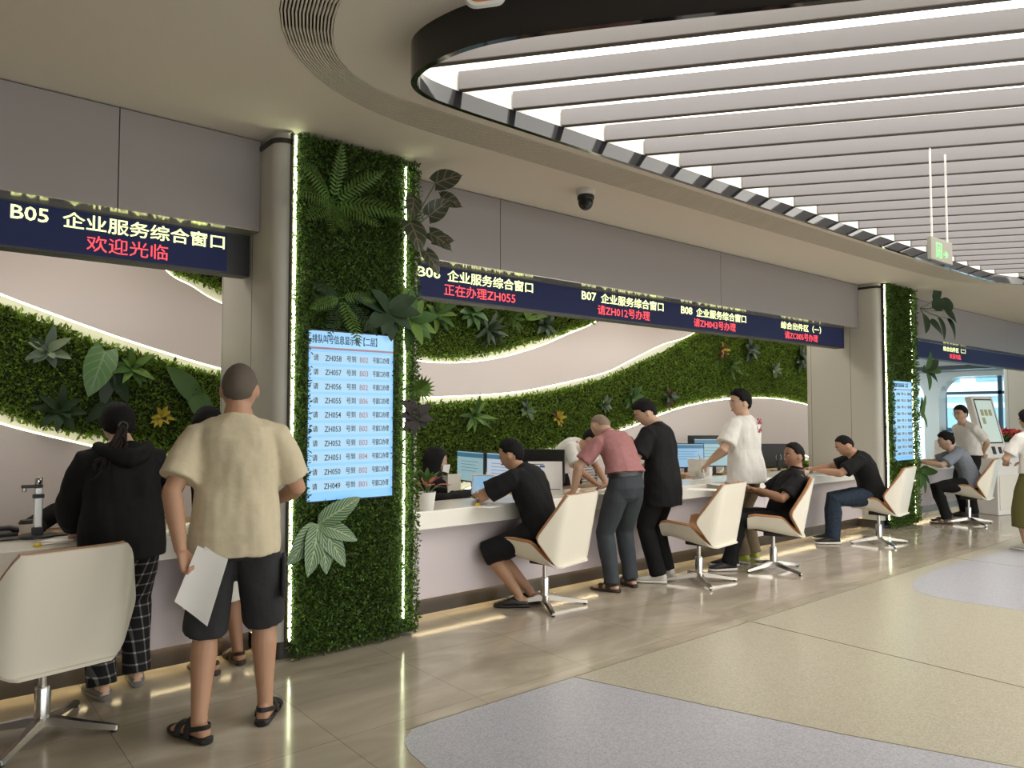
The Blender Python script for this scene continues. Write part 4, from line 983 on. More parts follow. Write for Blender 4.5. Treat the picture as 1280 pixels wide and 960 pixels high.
    # upper garment
    if top:
        g = MB(); rings = []
        tt = [q for q in tors if q[0] > hem+.02 and q[0] <= .54]
        pts_ = []
        for t, a, f, b_ in [(hem, .172, .106, .122)]+[q for q in tt if q[0] >= 0]:
            p, Q = sp_at(t); ez = ease*S*(1.15 if t < .15 else (.9 if t < .4 else .55 if t < .5 else .3)); drop = hang*S*sstep(.2-t, 0, .3)
            if t < .30: a = max(a, .160)
            rings.append(ring(p+Vector((0, 0, -drop)), Q@Vector((1, 0, 0)), Q@Vector((0, 1, 0)), a*S*wide+ez, f*S*gi_(t)+ez, b_*S*(1+(gi_(t)-1)*.4)+ez, 26, .9))
        g.loft(rings)
        for s in (-1, 1):
            sh, el, wr, inn = arms[s]; k = ease*S
            if top[1] == 'short':
                en = sh.lerp(el, .80); g.tube([inn, sh.lerp(el, .06), sh.lerp(el, .4), en], [.064*S+k*.3, .058*S+k*.5, .056*S*wide+k*.7, .056*S*wide+k*1.0], 18)
            else:
                g.tube([inn, sh.lerp(el, .06), sh.lerp(el, .4), sh.lerp(el, .9), el, el.lerp(wr, .15), el.lerp(wr, .6), wr.lerp(el, .10), wr], [.062*S+k*.3, .057*S+k*.5, .054*S+k*.7, .050*S+k*.7, .050*S+k*.7, .050*S+k*.8, .045*S+k*.8, .042*S+k*.6, .030*S+k*.3], 18)
        sh_ob = remesh(g, tname, CM[top[0]], max(vox, .009), 3, .015*S, seed, root)
        if tname == 'polo_shirt':
            p, Q = sp_at(.535); cl = MB(); cl.tube([p+Q@Vector((.066*math.cos(q), .004+.062*math.sin(q), .012))*S for q in [2*math.pi*j/20 for j in range(20)]], .013*S, 8, close=True); cl.build('collar', CM[top[0]], sh_ob)
    # lower garment
    if bottom:
        g = MB(); rings = []
        for t, a, f, b_ in [q for q in tors if q[0] <= .12]:
            p, Q = sp_at(t); rings.append(ring(p, Q@Vector((1, 0, 0)), Q@Vector((0, 1, 0)), a*S*wide+.010, f*S*girth+.010, b_*S+.012, 24, .9))
        g.loft(rings)
        if bottom[1] == 'skirt':
            g.loft([ring(P0+Vector((0, 0, z*S)), Vector((1, 0, 0)), Vector((0, 1, 0)), w*S, w*.8*S, w*.85*S, 26, 1) for z, w in ((.13, .15), (.0, .19), (-.2, .25), (-.45, .285), (-.62, .29))])
        else:
            for s in (-1, 1):
                hp, kn, an, fd, sd_, zf = legs[s]
                if bottom[1] == 'shorts':
                    d_ = (kn-hp).normalized(); g.tube([hp+Vector((0, 0, .02)), hp.lerp(kn, .2), hp.lerp(kn, .6), kn-d_*.02*S, kn+d_*.045*S], [.094*S, .106*S*wide, .102*S, .100*S, .101*S], 20)
                    if bottom[0] == 'white': g.tube([kn-d_*.05*S, kn.lerp(an, .25)], [.10*S, .115*S], 20)
                else:
                    wd = bottom[2] if len(bottom) > 2 else 1.0
                    g.tube([hp+Vector((0, 0, .02)), hp.lerp(kn, .2), hp.lerp(kn, .6), kn, kn.lerp(an, .3), kn.lerp(an, .75), an+Vector((0, 0, -.015*S))], [.094*S, .104*S*wide, .088*S*wd, .074*S*wd, .072*S*wd, .064*S*wd, .066*S*wd], 18)
        remesh(g, bname, CM[bottom[0]], max(vox, .009), 3, .010*S, seed+9, root, (8, 8, 5))
        if belt:
            p, Q = sp_at(.115); MB().loft([ring(sp_at(q)[0], sp_at(q)[1]@Vector((1, 0, 0)), sp_at(q)[1]@Vector((0, 1, 0)), .158*S*wide+.018, .104*S*girth+.016, .102*S+.018, 26, .9) for q in (.092, .122)]).build('belt', M['black'], root)
    # shoes
    for s in (-1, 1):
        hp, kn, an, fd, sd_, zf = legs[s]; c0_ = Vector((an.x, an.y, zf)); Z = Vector((0, 0, 1)); kind = shoes[1]
        def prof(lst, mat_):
            return MB().loft([[c0_+fd*t*S+sd_*hw*S*math.copysign(abs(math.cos(q))**.8, math.cos(q))+Z*((z0+z1)/2+(z1-z0)/2*math.copysign(abs(math.sin(q))**.7, math.sin(q)))*S for q in [2*math.pi*j/18 for j in range(18)]] for t, hw, z0, z1 in lst])
        sole = [(-.078, .022, .0, .030), (-.06, .036, 0, .032), (0, .040, 0, .030), (.06, .044, 0, .028), (.12, .051, 0, .027), (.17, .046, 0, .027), (.198, .034, .002, .027), (.212, .016, .006, .024)]
        if kind == 'sneaker':
            up_ = prof([(-.074, .020, .022, .07), (-.06, .034, .02, .098), (-.03, .039, .02, .108), (.02, .041, .02, .104), (.06, .043, .02, .085), (.11, .049, .02, .064), (.16, .045, .02, .052), (.192, .033, .02, .044), (.206, .014, .022, .036)], 0).build('shoe', SHM[shoes[0]], root, 60)
            prof(sole, 0).build('sole', SHM['sole' if len(shoes) > 2 else shoes[0]], up_, 60)
        elif kind == 'clog':
            up_ = prof([(-.060, .030, .016, .05), (-.04, .038, .016, .06), (.0, .042, .016, .062), (.05, .046, .016, .082), (.11, .051, .016, .066), (.16, .047, .016, .052), (.192, .035, .018, .044), (.206, .014, .02, .036)], 0).build('shoe', SHM[shoes[0]], root, 60)
            prof(sole, 0).build('sole', SHM[shoes[0]], up_, 60)
        else:
            up_ = prof(sole, 0).build('sandal', SHM[shoes[0]], root, 60)
            for t, hw, hz in ((.128, .049, .058), (.062, .043, .088)):
                pts = [c0_+fd*(t-.004*k)*S+sd_*hw*S*math.cos(q)+Z*(.020+(hz-.020)*max(0, math.sin(q))**.8)*S for k, q in enumerate([math.pi*j/10 for j in range(11)])]
                st = MB()
                st.loft([[p-fd*.021*S, p-fd*.021*S+(p-c0_-fd*t*S).normalized()*.006*S, p+fd*.021*S+(p-c0_-fd*t*S).normalized()*.006*S, p+fd*.021*S] for p in pts]); st.build('strap', SHM[shoes[0]], up_, 30)
            pts = [c0_+sd_*.042*S*math.cos(q)*1.0+fd*(.045-.118*math.sin(q))*S+Z*(.045+.03*math.sin(q))*S for q in [math.pi*j/12 for j in range(13)]]
            st = MB(); st.loft([[p-Z*.010*S, p-Z*.010*S+(p-c0_).normalized()*.004, p+Z*.010*S+(p-c0_).normalized()*.004, p+Z*.010*S] for p in pts]); st.build('strap', SHM[shoes[0]], up_, 30)
    return dict(root=root, S=S, hc=hc, Qh=Qh, sp=sp_at, HP=HP, arms=arms, legs=legs)
# ------------------------------------------------------------------ the people in the hall
def gp(u, v): p = onz(u, v); return (p.x, p.y, 0)
# man in beige from behind, papers in his left hand
pb = gp(288, 914)
beige = person('man in a beige tee and dark shorts standing with papers in his left hand', pb, -22, 1.80, 'a', .0065, pel=(.01, -.02, None), lean=4, lean2=6, head=(10, -4), twist=0,
               LA=dict(w=(-.215, -.175, .905), pole=(-1, -.4, 0), d=(.30, .05, -1), n=(.85, -.45, .1), curls=[58, 62, 66, 70], thumb=20), RA=dict(w=(.20, .30, 1.06), pole=(.8, -1, -.4), n=(-.5, .3, -.5), curl=45),
               LF=(-.135, -.06), RF=(.155, .08), lfoot=38, rfoot=12, wide=.99, girth=1.1, top=('beige', 'short'), bottom=('charcoal', 'shorts'), shoes=('black', 'sandal'), hair=('grey', 'short', .004, .001), hem=-.10, ease=.030, bname='shorts')
# papers
def sheet_paper(parent, name, quad, bow=.03, mat='paper'):
    a, b_, c, d = [Vector(q) for q in quad]; n = (b_-a).cross(d-a).normalized(); P = []
    for i in range(9):
        s = i/8; P.append([(a.lerp(b_, s)).lerp(d.lerp(c, s), t/8)+n*bow*math.sin(math.pi*s)*(.3+.7*t/8) for t in range(9)])
    return MB().sheet(P, -.0005, .0005).build(name, M[mat], parent, 60)
wl = beige['arms'][-1][2]; Wm = Matrix.Translation(pb)@Matrix.Rotation(R(-22), 4, 'Z'); hp_ = Wm@(wl+Vector((.045, -.012, -.075)))
def dq(u, v, d): q = ray(u, v)*d; return Vector((q[0], q[1], q[2]+CAMH))
dd_ = (hp_-Vector((0, 0, CAMH))).dot(Vector(_f))
t = empty('paper_document', (0, 0, 0), 'white sheets of paper held by the man in beige', 'paper')
sheet_paper(t, 'sheet', [dq(247, 682, dd_+.02), dq(285, 699, dd_+.01), dq(259, 783, dd_-.10), dq(218, 752, dd_-.07)], .012)
sheet_paper(t, 'sheet', [dq(256, 683, dd_+.015), dq(284, 702, dd_+.03), dq(273, 733, dd_+.04), dq(245, 716, dd_+.02)], .006)
_hp, _kn = beige['legs'][1][0], beige['legs'][1][1]; _c = _hp.lerp(_kn, .55)
MB().box(-.012, .012, -.075, .075, -.10, .10).build('cargo_pocket', CM['charcoal'], beige['root'], bevel=.01).matrix_local = Matrix.Translation(_c+Vector((.112, -.01, 0)))
# woman with the ponytail
pw = gp(150, 864)
w1 = person('woman with a long ponytail in a black hoodie and plaid trousers at the B05 counter', pw, 3, 1.62, 'b', .0075, pel=(0, .0, None), lean=8, lean2=12, head=(22, 3), LA=dict(w=(-.17, .34, .86), pole=(-1, -.3, -.5), n=(.2, .2, -1), curl=35), RA=dict(w=(.12, .36, .86), pole=(1, -.4, -.5), n=(-.2, .2, -1), curl=35),
            LF=(-.10, -.04), RF=(.10, .06), wide=1.10, top=('black', 'long'), bottom=('plaid', 'trousers', 1.22), shoes=('grey', 'clog'), hair=('black', 'long', .020), hem=-.14, ease=.042, tname='hoodie')
HPw = w1['HP']; mb = MB(); a = HPw(-.01, -.095, -.04); S_ = w1['S']
st_ = random.Random(3)
for k in range(70):
    j_ = lambda r: Vector((st_.gauss(0, r), st_.gauss(0, r*.6), st_.gauss(0, r*.5)))
    mb.tube([a+j_(.008), a+Vector((-.015, -.050, -.03))+j_(.013), a+Vector((-.045, -.080, -.11))+j_(.022), a+Vector((-.088, -.080, -.20))+j_(.027), a+Vector((-.115, -.072, -.28))+j_(.028)], [.007, .007, .007, .006, .002], 6)

mb.build('ponytail', HM['brown'], w1['root'], 60)
mb = MB(); mb.tube([a+Vector((.022*math.cos(q), -.012+.006*math.sin(q), .022*math.sin(q))) for q in [2*math.pi*j/16 for j in range(16)]], .006, 8, close=True); mb.build('hair_tie', M['black'], w1['root'])
p, Q = w1['sp'](.50); mb = MB(); rr = []
for k in range(15):
    q = R(-200+220*k/14); c = p+Q@Vector((.125*math.cos(q), -.02+.105*math.sin(q), .015-.105*max(0, -math.sin(q))**1.3)); rr.append((c, .058-.032*abs(k-7)/7))
mb.tube([c for c, _ in rr], [r for _, r in rr], 12); remesh(mb, 'hood', CM['black'], .011, 3, .006, 3, w1['root'])
# person hidden behind the man in beige
p3 = gp(275, 837)
person('person in a black top and white long shorts leaning behind the man in beige', p3, 8, 1.64, 'c', .008, lean=16, lean2=18, head=(28, -8), LA=dict(w=(-.42, .10, .82), pole=(-1, -.8, 0), d=(-.1, .55, -.5), n=(0, -.3, -1), curl=30), RA=dict(w=(.15, .36, .86), pole=(1, -.4, -.6), n=(0, 0, -1), curl=30),
       LF=(-.07, -.02), RF=(.13, .04), top=('black', 'short'), bottom=('white', 'shorts'), shoes=('brown', 'sandal'), hair=('black', 'short', .016), hem=-.08, bname='shorts')
# leaning man in black shorts on the second chair
cB = onz(679, 757); pB = (cB.x+.03, cB.y-.03, 0)
person('man in a black tee and black shorts on a chair leaning over the counter', pB, 44, 1.72, 'a', .008, pel=(0, .06, .60), lean=20, lean2=24, twist=-20, head=(14, 0), wide=1.18, girth=1.2,
       LA=dict(w=(.10, .58, .85), pole=(-1, -.1, .0), d=(.9, .3, .0), n=(0, 0, -1), curl=25), RA=dict(w=(.27, .48, .85), pole=(1, -.2, .0), d=(-.5, .8, .0), n=(0, 0, -1), curl=25),
       LF=(-.07, .22), RF=(.07, .14), lfoot=6, rfoot=6, kneeL=(-.05, 1, .5), kneeR=(.05, 1, .5), top=('black', 'short'), bottom=('black', 'shorts'), shoes=('black', 'clog'), hair=('black', 'short', .012), hem=-.05, ease=.028, bname='shorts')
# man in pink
pp = gp(779, 737)
person('man in a dusty pink polo and slate trousers bending over the counter', pp, -4, 1.68, 'b', .0085, pel=(0, -.04, None), lean=24, lean2=26, head=(48, -6), wide=1.04, LA=dict(w=(-.30, .30, .845), pole=(-1, -.2, .1), d=(.1, .8, -.3), n=(0, -.2, -1), curl=15), RA=dict(w=(.20, .36, .86), pole=(1, -.2, -.2), d=(-.3, .8, -.1), n=(0, -.2, -1), curl=20),
       LF=(-.13, .0), RF=(.14, .05), lfoot=22, rfoot=6, top=('pink', 'short'), bottom=('slate', 'trousers', 1.12), shoes=('brown', 'sandal'), hair=('pale', 'bald', .003, .001), hem=.125, ease=.022, tname='polo_shirt', belt=True)
# man in the black tee
pk = gp(829, 726)
person('man in a long black tee and black trousers standing with white sneakers', pk, 16, 1.72, 'b', .0085, lean=5, lean2=16, head=(30, 34), wide=1.10, girth=1.08, LA=dict(w=(-.24, .30, .95), pole=(-1, -.5, -.3), n=(0, 0, -1)), RA=dict(w=(.14, .34, .95), pole=(1, -.6, -.6), n=(-.3, 0, -1)),
       LF=(-.11, .0), RF=(.14, .02), lfoot=20, rfoot=14, top=('black', 'short'), bottom=('black', 'trousers', 1.15), shoes=('white', 'sneaker', 1), hair=('black', 'short', .016), hem=-.22, ease=.036)
# man in the white printed tee
pt = gp(934, 702)
wt = person('man in a white tee with a red print on the back standing in profile', pt, 0, 1.80, 'b', .008, lean=1, lean2=5, head=(6, 62), twist=0, wide=1.06, LA=dict(w=(-.30, .24, 1.02), pole=(-1, -.8, -.6), n=(.4, 0, -1), curl=30), RA=dict(w=(-.12, .34, 1.01), pole=(.9, -.9, -.6), n=(-.4, 0, -1), curl=30),
            LF=(-.12, -.02), RF=(.13, .02), top=('white', 'short'), bottom=('khaki', 'trousers', 1.35), shoes=('lime', 'sneaker', 1), hair=('black', 'high', .026, .010), hem=-.13, ease=.040)
p, Q = wt['sp'](.40)
PR = MAT('print_red', (.30, .03, .045), .8); S_ = wt['S']
for txt, x, z, w in (('CIAO', .03, .04, .11), ('LIN', .03, -.045, .085)):
    o = text_obj(txt, 'back_print', PR, None, w, .062, (0, 0, 0), depth=.003, bold=.02); o.parent = wt['root']
    o.matrix_local = Matrix.Translation(p+Q@Vector((x-.01, -.142, z)))@Q.to_4x4()@Matrix.Rotation(R(8), 4, 'Z')@Matrix.Rotation(R(83), 4, 'X')
# man in the black polo, seated, phone in hand
cD = onz(967, 712)
po = person('man in a black polo sitting back in a chair and holding a phone', (cD.x+.15, cD.y-.09, 0), 48, 1.71, 'c', .008, pel=(0, .08, .48), lean=-28, lean2=14, head=(2, 16), wide=1.06, girth=1.12,
            LA=dict(w=(-.10, .32, .78), pole=(-1, -.5, -.6), d=(.6, .7, .1), n=(.2, .3, .9), curl=22), RA=dict(w=(.06, .34, .76), pole=(1, -.6, -.5), d=(-.5, .8, .0), n=(0, .2, .9), curl=30),
            LF=(-.10, .62), RF=(.12, .54), kneeL=(-.1, .7, 1), kneeR=(.1, .7, 1), top=('black', 'short'), bottom=('black', 'trousers', 1.1), shoes=('black', 'sneaker', 1), hair=('black', 'high', .012), hem=-.02, ease=.022, tname='polo_shirt')
t = empty('smartphone', (0, 0, 0), 'dark smartphone in the hands of the man in the black polo', 'phone')
wq = Matrix.Translation((cD.x+.15, cD.y-.09, 0))@Matrix.Rotation(R(48), 4, 'Z')@(po['arms'][-1][2].lerp(po['arms'][1][2], .5)+Vector((0, .10, .04)))
t.location = wq; t.rotation_euler = (R(35), 0, R(48)); MB().box(-.037, .037, -.078, .078, -.004, .004).build('case', M['black'], t, smooth=0, bevel=.003); MB().box(-.033, .033, -.072, .072, .004, .0048).build('screen', M['pcpale'], t, smooth=0)
# man writing by the far pillar
cE = onz(1099, 679)
we = person('man in a black tee and dark jeans sitting and writing at the counter end', (cE.x-.06, cE.y+.02, 0), 36, 1.74, 'a', .009, pel=(0, .02, .57), lean=22, lean2=22, head=(30, 6), wide=1.12, girth=1.15, LA=dict(w=(-.10, .60, .85), pole=(-1, -.2, -.5), d=(.6, .7, 0), n=(0, 0, -1), curl=30), RA=dict(w=(.08, .66, .86), pole=(1, -.2, -.5), d=(-.3, 1, 0), n=(-.3, 0, -1), curl=45),
            LF=(-.16, .48), RF=(.14, .46), kneeL=(-.1, .8, 1), kneeR=(.1, .8, 1), top=('black', 'short'), bottom=('denim', 'trousers', 1.1), shoes=('black', 'sneaker', 1), hair=('black', 'high', .006, .002), hem=-.03, ease=.026)
# grey shirt man and white shirt man beyond the far pillar
cF = onz(1211, 654)
person('man in a blue grey shirt sitting and leaning on the counter beyond the far pillar', (cF.x-.03, cF.y-.08, 0), 30, 1.72, 'b', .0105, pel=(0, .04, .57), lean=26, lean2=20, head=(12, 2), LA=dict(w=(-.12, .62, .85), pole=(-1, -.2, -.6), n=(0, 0, -1)), RA=dict(w=(.06, .66, .85), pole=(1, -.2, -.6), n=(0, 0, -1)),
       LF=(-.12, .36), RF=(.12, .30), kneeL=(-.1, .8, 1), kneeR=(.1, .8, 1), top=('grey', 'short'), bottom=('black', 'trousers', 1.05), shoes=('brown', 'sandal'), hair=('black', 'short', .018), hem=-.05, ease=.026, tname='shirt')
pz_ = onz(1213, 648)
wz = person('man in a white shirt and glasses standing with hands behind his back', (pz_.x+.2, pz_.y+.06, 0), 62, 1.70, 'b', .0105, lean=10, lean2=12, head=(4, 10), LA=dict(w=(-.04, -.20, .95), pole=(-1, -.4, 0), d=(.9, -.1, -.2), n=(0, -1, 0), curl=50), RA=dict(w=(.06, -.22, .93), pole=(1, -.4, 0), d=(-.9, -.1, -.3), n=(0, -1, 0), curl=50),
            LF=(-.10, .04), RF=(.10, .0), top=('white', 'short'), bottom=('black', 'trousers', 1.1), shoes=('black', 'sneaker'), hair=('black', 'short', .018), hem=.02, ease=.026, tname='shirt')
def glasses(w, mat='black'):
    HP = w['HP']; mb = MB()
    for s in (-1, 1):
        mb.tube([HP(s*(.031+.021*math.cos(q)), .098, .008+.016*math.sin(q)) for q in [2*math.pi*j/14 for j in range(14)]], .0016, 6, close=True); mb.tube([HP(s*.052, .096, .012), HP(s*.079, .02, .010), HP(s*.080, -.01, .004)], .0016, 6)
    mb.tube([HP(-.010, .099, .010), HP(.010, .099, .010)], .0016, 6); mb.build('glasses', M[mat], w['root'])
glasses(wz)
# woman at the right edge
pr = onz(1298, 690)
wr_ = person('woman with long dark hair, white blouse and olive skirt at the right edge', (pr.x, pr.y, 0), -32, 1.60, 'b', .0095, lean=3, lean2=6, head=(10, 8), LA=dict(w=(-.14, .26, .98), pole=(-1, -.5, -.5), n=(.3, 0, -1)), RA=dict(w=(.14, .26, .98), pole=(1, -.5, -.5), n=(-.3, 0, -1)), LF=(-.09, .06), RF=(.09, -.04),
             top=('white', 'short'), bottom=('olive', 'skirt'), shoes=('white', 'sneaker', 1), hair=('black', 'long', .022), hem=.02, ease=.026, tname='blouse', bname='skirt')
a = wr_['HP'](0, -.07, -.02); mb = MB(); mb.tube([a+Vector((0, .02, .06)), a+Vector((0, -.025, -.04)), a+Vector((0, -.05, -.18)), a+Vector((0, -.045, -.34))], [.07, .085, .082, .03], 16); mb.build('long_hair', HM['black'], wr_['root'], 60)
# ------------------------------------------------------------------ clerks behind the counters
hd_ = onz(540, 640, .8); kx = ony(545, 570, 5.85)
ck = person('clerk in a black headscarf and face mask sitting behind the potted plant', (kx.x-.10, 5.82, 0), -104, 1.60, 'b', .009, pel=(0, -.04, .48), lean=8, lean2=10, head=(10, -8), LA=dict(w=(-.12, .36, .77), pole=(-1, -.3, -.5), n=(0, 0, -1)), RA=dict(w=(.14, .36, .77), pole=(1, -.3, -.5), n=(0, 0, -1)),
            LF=(-.10, .34), RF=(.10, .34), kneeL=(-.1, .8, 1), kneeR=(.1, .8, 1), top=('black', 'long'), bottom=('black', 'trousers'), shoes=('black', 'sneaker'), hair=('black', 'long', .016, 0), tname='jacket')
HPc = ck['HP']; mb = MB(); rr = []
for k, (z, w, f, b_, y) in enumerate(((.135, .03, .03, .03, -.01), (.12, .075, .065, .085, -.012), (.06, .104, .078, .122, -.012), (0, .108, .068, .128, -.016), (-.06, .106, .058, .115, -.016), (-.12, .105, .075, .11, -.01), (-.19, .16, .13, .14, -.01), (-.27, .19, .15, .15, -.01))):
    rr.append([HPc(w*math.cos(q), y+(f if math.sin(q) > 0 else b_)*math.sin(q), z) for q in [2*math.pi*j/24 for j in range(24)]])
remesh(MB().loft(rr), 'headscarf', CM['black'], .010, 3, .008, 2, ck['root'])
mb = MB(); P = [[HPc(.066*math.sin(a_), .030+.088*math.cos(a_)+(.014*math.cos(a_)**6), z*(1-.25*abs(math.sin(a_)))-.045) for z in (.034, .015, -.01, -.035, -.055)] for a_ in [R(-75+150*k/12) for k in range(13)]]
mb.sheet(P, -.001, .001); mk = mb.build('face_mask', M['paper'], ck['root'], 60); MB().tube([HPc(.064, .05, -.03), HPc(.10, -.01, -.0)], .002, 6).build('ear_loop', M['paper'], mk)
# clerk bending down in a white shirt
kb = ony(722, 590, 5.75)
person('clerk in a white shirt bending over the desk left of the man in pink', (kb.x-.12, 5.95, 0), 200, 1.62, 'a', .009, lean=44, lean2=34, head=(40, 20), LA=dict(w=(-.10, .52, .80), pole=(-1, -.2, -.2), n=(0, 0, -1)), RA=dict(w=(.14, .52, .80), pole=(1, -.2, -.2), n=(0, 0, -1)), LF=(-.1, -.05), RF=(.1, -.02),
       top=('white', 'short'), bottom=('black', 'trousers'), shoes=('black', 'sneaker'), hair=('black', 'short', .016), hem=.02, ease=.028, tname='shirt')
kc = ony(917, 556, 6.0)
person('clerk with black hair almost hidden behind the man in the white printed tee', (kc.x+.06, 6.05, 0), 175, 1.66, 'b', .010, pel=(0, 0, .50), lean=6, lean2=8, head=(10, 0), LA=dict(w=(-.14, .40, .77), pole=(-1, -.3, -.5), n=(0, 0, -1)), RA=dict(w=(.14, .40, .77), pole=(1, -.3, -.5), n=(0, 0, -1)), LF=(-.1, .34), RF=(.1, .34), kneeL=(-.1, .8, 1), kneeR=(.1, .8, 1),
       top=('white', 'short'), bottom=('black', 'trousers'), shoes=('black', 'sneaker'), hair=('black', 'short', .018), tname='shirt')
ka = ony(118, 600, 5.95)
person('clerk in black hidden behind the ponytail woman, typing hands showing on the desk', (ka.x+.02, 5.95, 0), 160, 1.64, 'b', .0075, pel=(0, 0, .47), lean=10, lean2=8, head=(16, 10), LA=dict(w=(-.02, .50, .775), pole=(-1, -.3, -.5), d=(.35, .9, -.05), n=(0, 0, -1), curl=22), RA=dict(w=(.26, .48, .775), pole=(1, -.3, -.5), d=(.2, .9, -.05), n=(0, 0, -1), curl=22), LF=(-.1, .34), RF=(.1, .34), kneeL=(-.1, .8, 1), kneeR=(.1, .8, 1),
       top=('black', 'long'), bottom=('black', 'trousers'), shoes=('black', 'sneaker'), hair=('black', 'short', .018), tname='jacket')
# ================================================================== THINGS ON THE COUNTERS AND DESKS
ZC, ZD = .80, .735
def monitor(loc, rz, label, screen='pc', w=.53, h=.315, lift=.10, rows=True):
    t = empty('monitor', loc, label, 'monitor', R(rz))
    MB().lathe([(.10, 0), (.10, .008), (.02, .012)], 20).build('base', M['black'], t)
    MB().box(-.022, .022, .018, .034, .01, lift+h*.6).build('stand', M['black'], t, smooth=0, bevel=.003)
    MB().box(-w/2, w/2, -.006, .022, lift, lift+h).build('housing', M['black'], t, smooth=0, bevel=.004)
    MB().box(-w/2+.010, w/2-.010, -.0075, -.006, lift+.014, lift+h-.010).build('screen', M[screen], t, smooth=0)
    MB().box(-w/2+.010, w/2-.010, -.0085, -.0075, lift+h*.80, lift+h-.020).build('title_bar', M['pcband'], t, smooth=0)
    if rows:
        for k in range(4): MB().box(-w*.34, w*(.30-.08*(k % 2)), -.0082, -.0075, lift+h*(.66-.10*k), lift+h*(.675-.10*k)).build('text_line', M['pcband'], t, smooth=0)
    b_ = MB(); b_.tube([(.035*math.cos(q), .023, lift+h*.42+.05*math.sin(q)) for q in [2*math.pi*j/20 for j in range(20)]], .003, 6, close=True); b_.build('badge_ring', M['alu'], t)
    return t
p = ony(588, 600, 5.98); monitor((p.x, 5.98, ZD), -96, 'blue screened monitor facing the clerk in the headscarf, first of the pair')
p = ony(628, 600, 5.46); monitor((p.x, 5.46, ZD), -92, 'pale screened monitor half hidden by the head of the leaning man', 'pcpale', .50)
p = ony(671, 600, 5.62); monitor((p.x, 5.62, ZD), 118, 'black back of the monitor above the white notice stand', 'pc', .60, .33)
p = ony(858, 600, 5.85); monitor((p.x, 5.85, ZD), -40, 'monitor with a light blue screen right beside the man in the black tee', 'pcblue', .46)
p = ony(894, 600, 5.78); monitor((p.x, 5.78, ZD), -38, 'teal screened monitor between the black tee man and the white tee man', 'pc', .56, .37)
p = ony(884, 600, 6.3); monitor((p.x, 6.3, ZD), 140, 'black monitor back rising just above the teal screened monitor', 'pc', .54, .33, .16)
p = ony(973, 600, 5.55); monitor((p.x, 5.55, ZD), 140, 'black monitor back right behind the man in the black polo', 'pc', .50, .32, .06)
# notice stand, its printed code left blank
p = onz(684, 618, ZC); t = empty('notice_stand', (4.60, 5.02, ZC), 'white notice stand with small blue marks behind the leaning man', 'notice', R(-38))
p = onz(684, 617, ZC); t.location = (p.x-.02, min(p.y, 5.08), ZC)
MB().box(-.155, .155, -.003, .003, .0, .29, Matrix.Rotation(R(-8), 4, 'X')).build('board', M['paper'], t, smooth=0); MB().box(-.15, .15, -.05, .06, 0, .006).build('foot', M['white'], t, smooth=0)
rx = Matrix.Rotation(R(-8), 4, 'X')
for x0, x1, z0, z1, mt in ((-.135, -.095, .215, .255, 'blue'), (-.05, -.005, .235, .255, 'blue'), (-.13, -.06, .262, .268, 'ink'), (-.06, -.015, .262, .268, 'ink'), (-.13, -.02, .135, .141, 'ink'), (-.13, -.05, .122, .127, 'ink'), (-.10, -.03, .19, .194, 'ink'), (-.10, -.02, .178, .182, 'ink'), (.0, .135, .035, .041, 'ink')):
    MB().box(x0, x1, -.0045, -.003, z0, z1, rx).build('printed_mark', M[mt], t, smooth=0)
# potted aglaonema
p = onz(535, 638, ZC); pot = empty('potted_plant', (p.x, p.y+.02, ZC), 'pink leaved plant in a white pot on the counter end', 'potted plant')
MB().lathe([(.048, 0), (.052, .004), (.068, .128), (.070, .135), (.064, .135), (.060, .115), (.001, .112)], 28).build('pot', M['white'], pot)
MB().lathe([(.059, .112), (.03, .120), (.001, .121)], 20).build('soil', M['blackm'], pot)
for k in range(22):
    a = R(k*137.5); el = R(18+66*((k*7) % 22)/22); L_ = .105+.025*math.sin(k*2.1); d = Vector((math.cos(a)*math.cos(el), math.sin(a)*math.cos(el), math.sin(el)))
    o = bpy.data.objects.new('leaf', leaf_mesh('leaf', L_, .020, PM['red'] if k % 3 else PM['mid'], 'oval', .45)); COL.objects.link(o); o.parent = pot
    st = Vector((0, 0, .115)); tip = st+d*.08+Vector((0, 0, .02)); o.matrix_local = Matrix.Translation(tip)@basis(d, (0, 0, 1)); MB().tube([st, tip], .0025, 5).build('stem', PM['stem'], pot)
# counter pens on yellow bases
def counter_pen(loc, label, up):
    t = empty('counter_pen', loc, label, 'pen'); MB().lathe([(.022, 0), (.023, .008), (.012, .018), (.004, .022)], 18).build('base', M['yellow'], t)
    if up: MB().tube([(0, 0, .02), (.004, .004, .15)], [.004, .004], 8).build('barrel', M['white'], t); MB().tube([(0, 0, .018), (.001, .001, .05)], [.0055, .005], 8).build('grip', M['black'], t)
    else: MB().tube([(.02, 0, .006), (.15, -.015, .007)], [.004, .0055], 8).build('barrel', M['alu'], t)
counter_pen(onz(597, 632, ZC), 'pen standing in a yellow base on the counter before the leaning man', True); counter_pen(onz(47, 683, ZC), 'yellow pen base with its grey pen lying on the B05 counter', False)
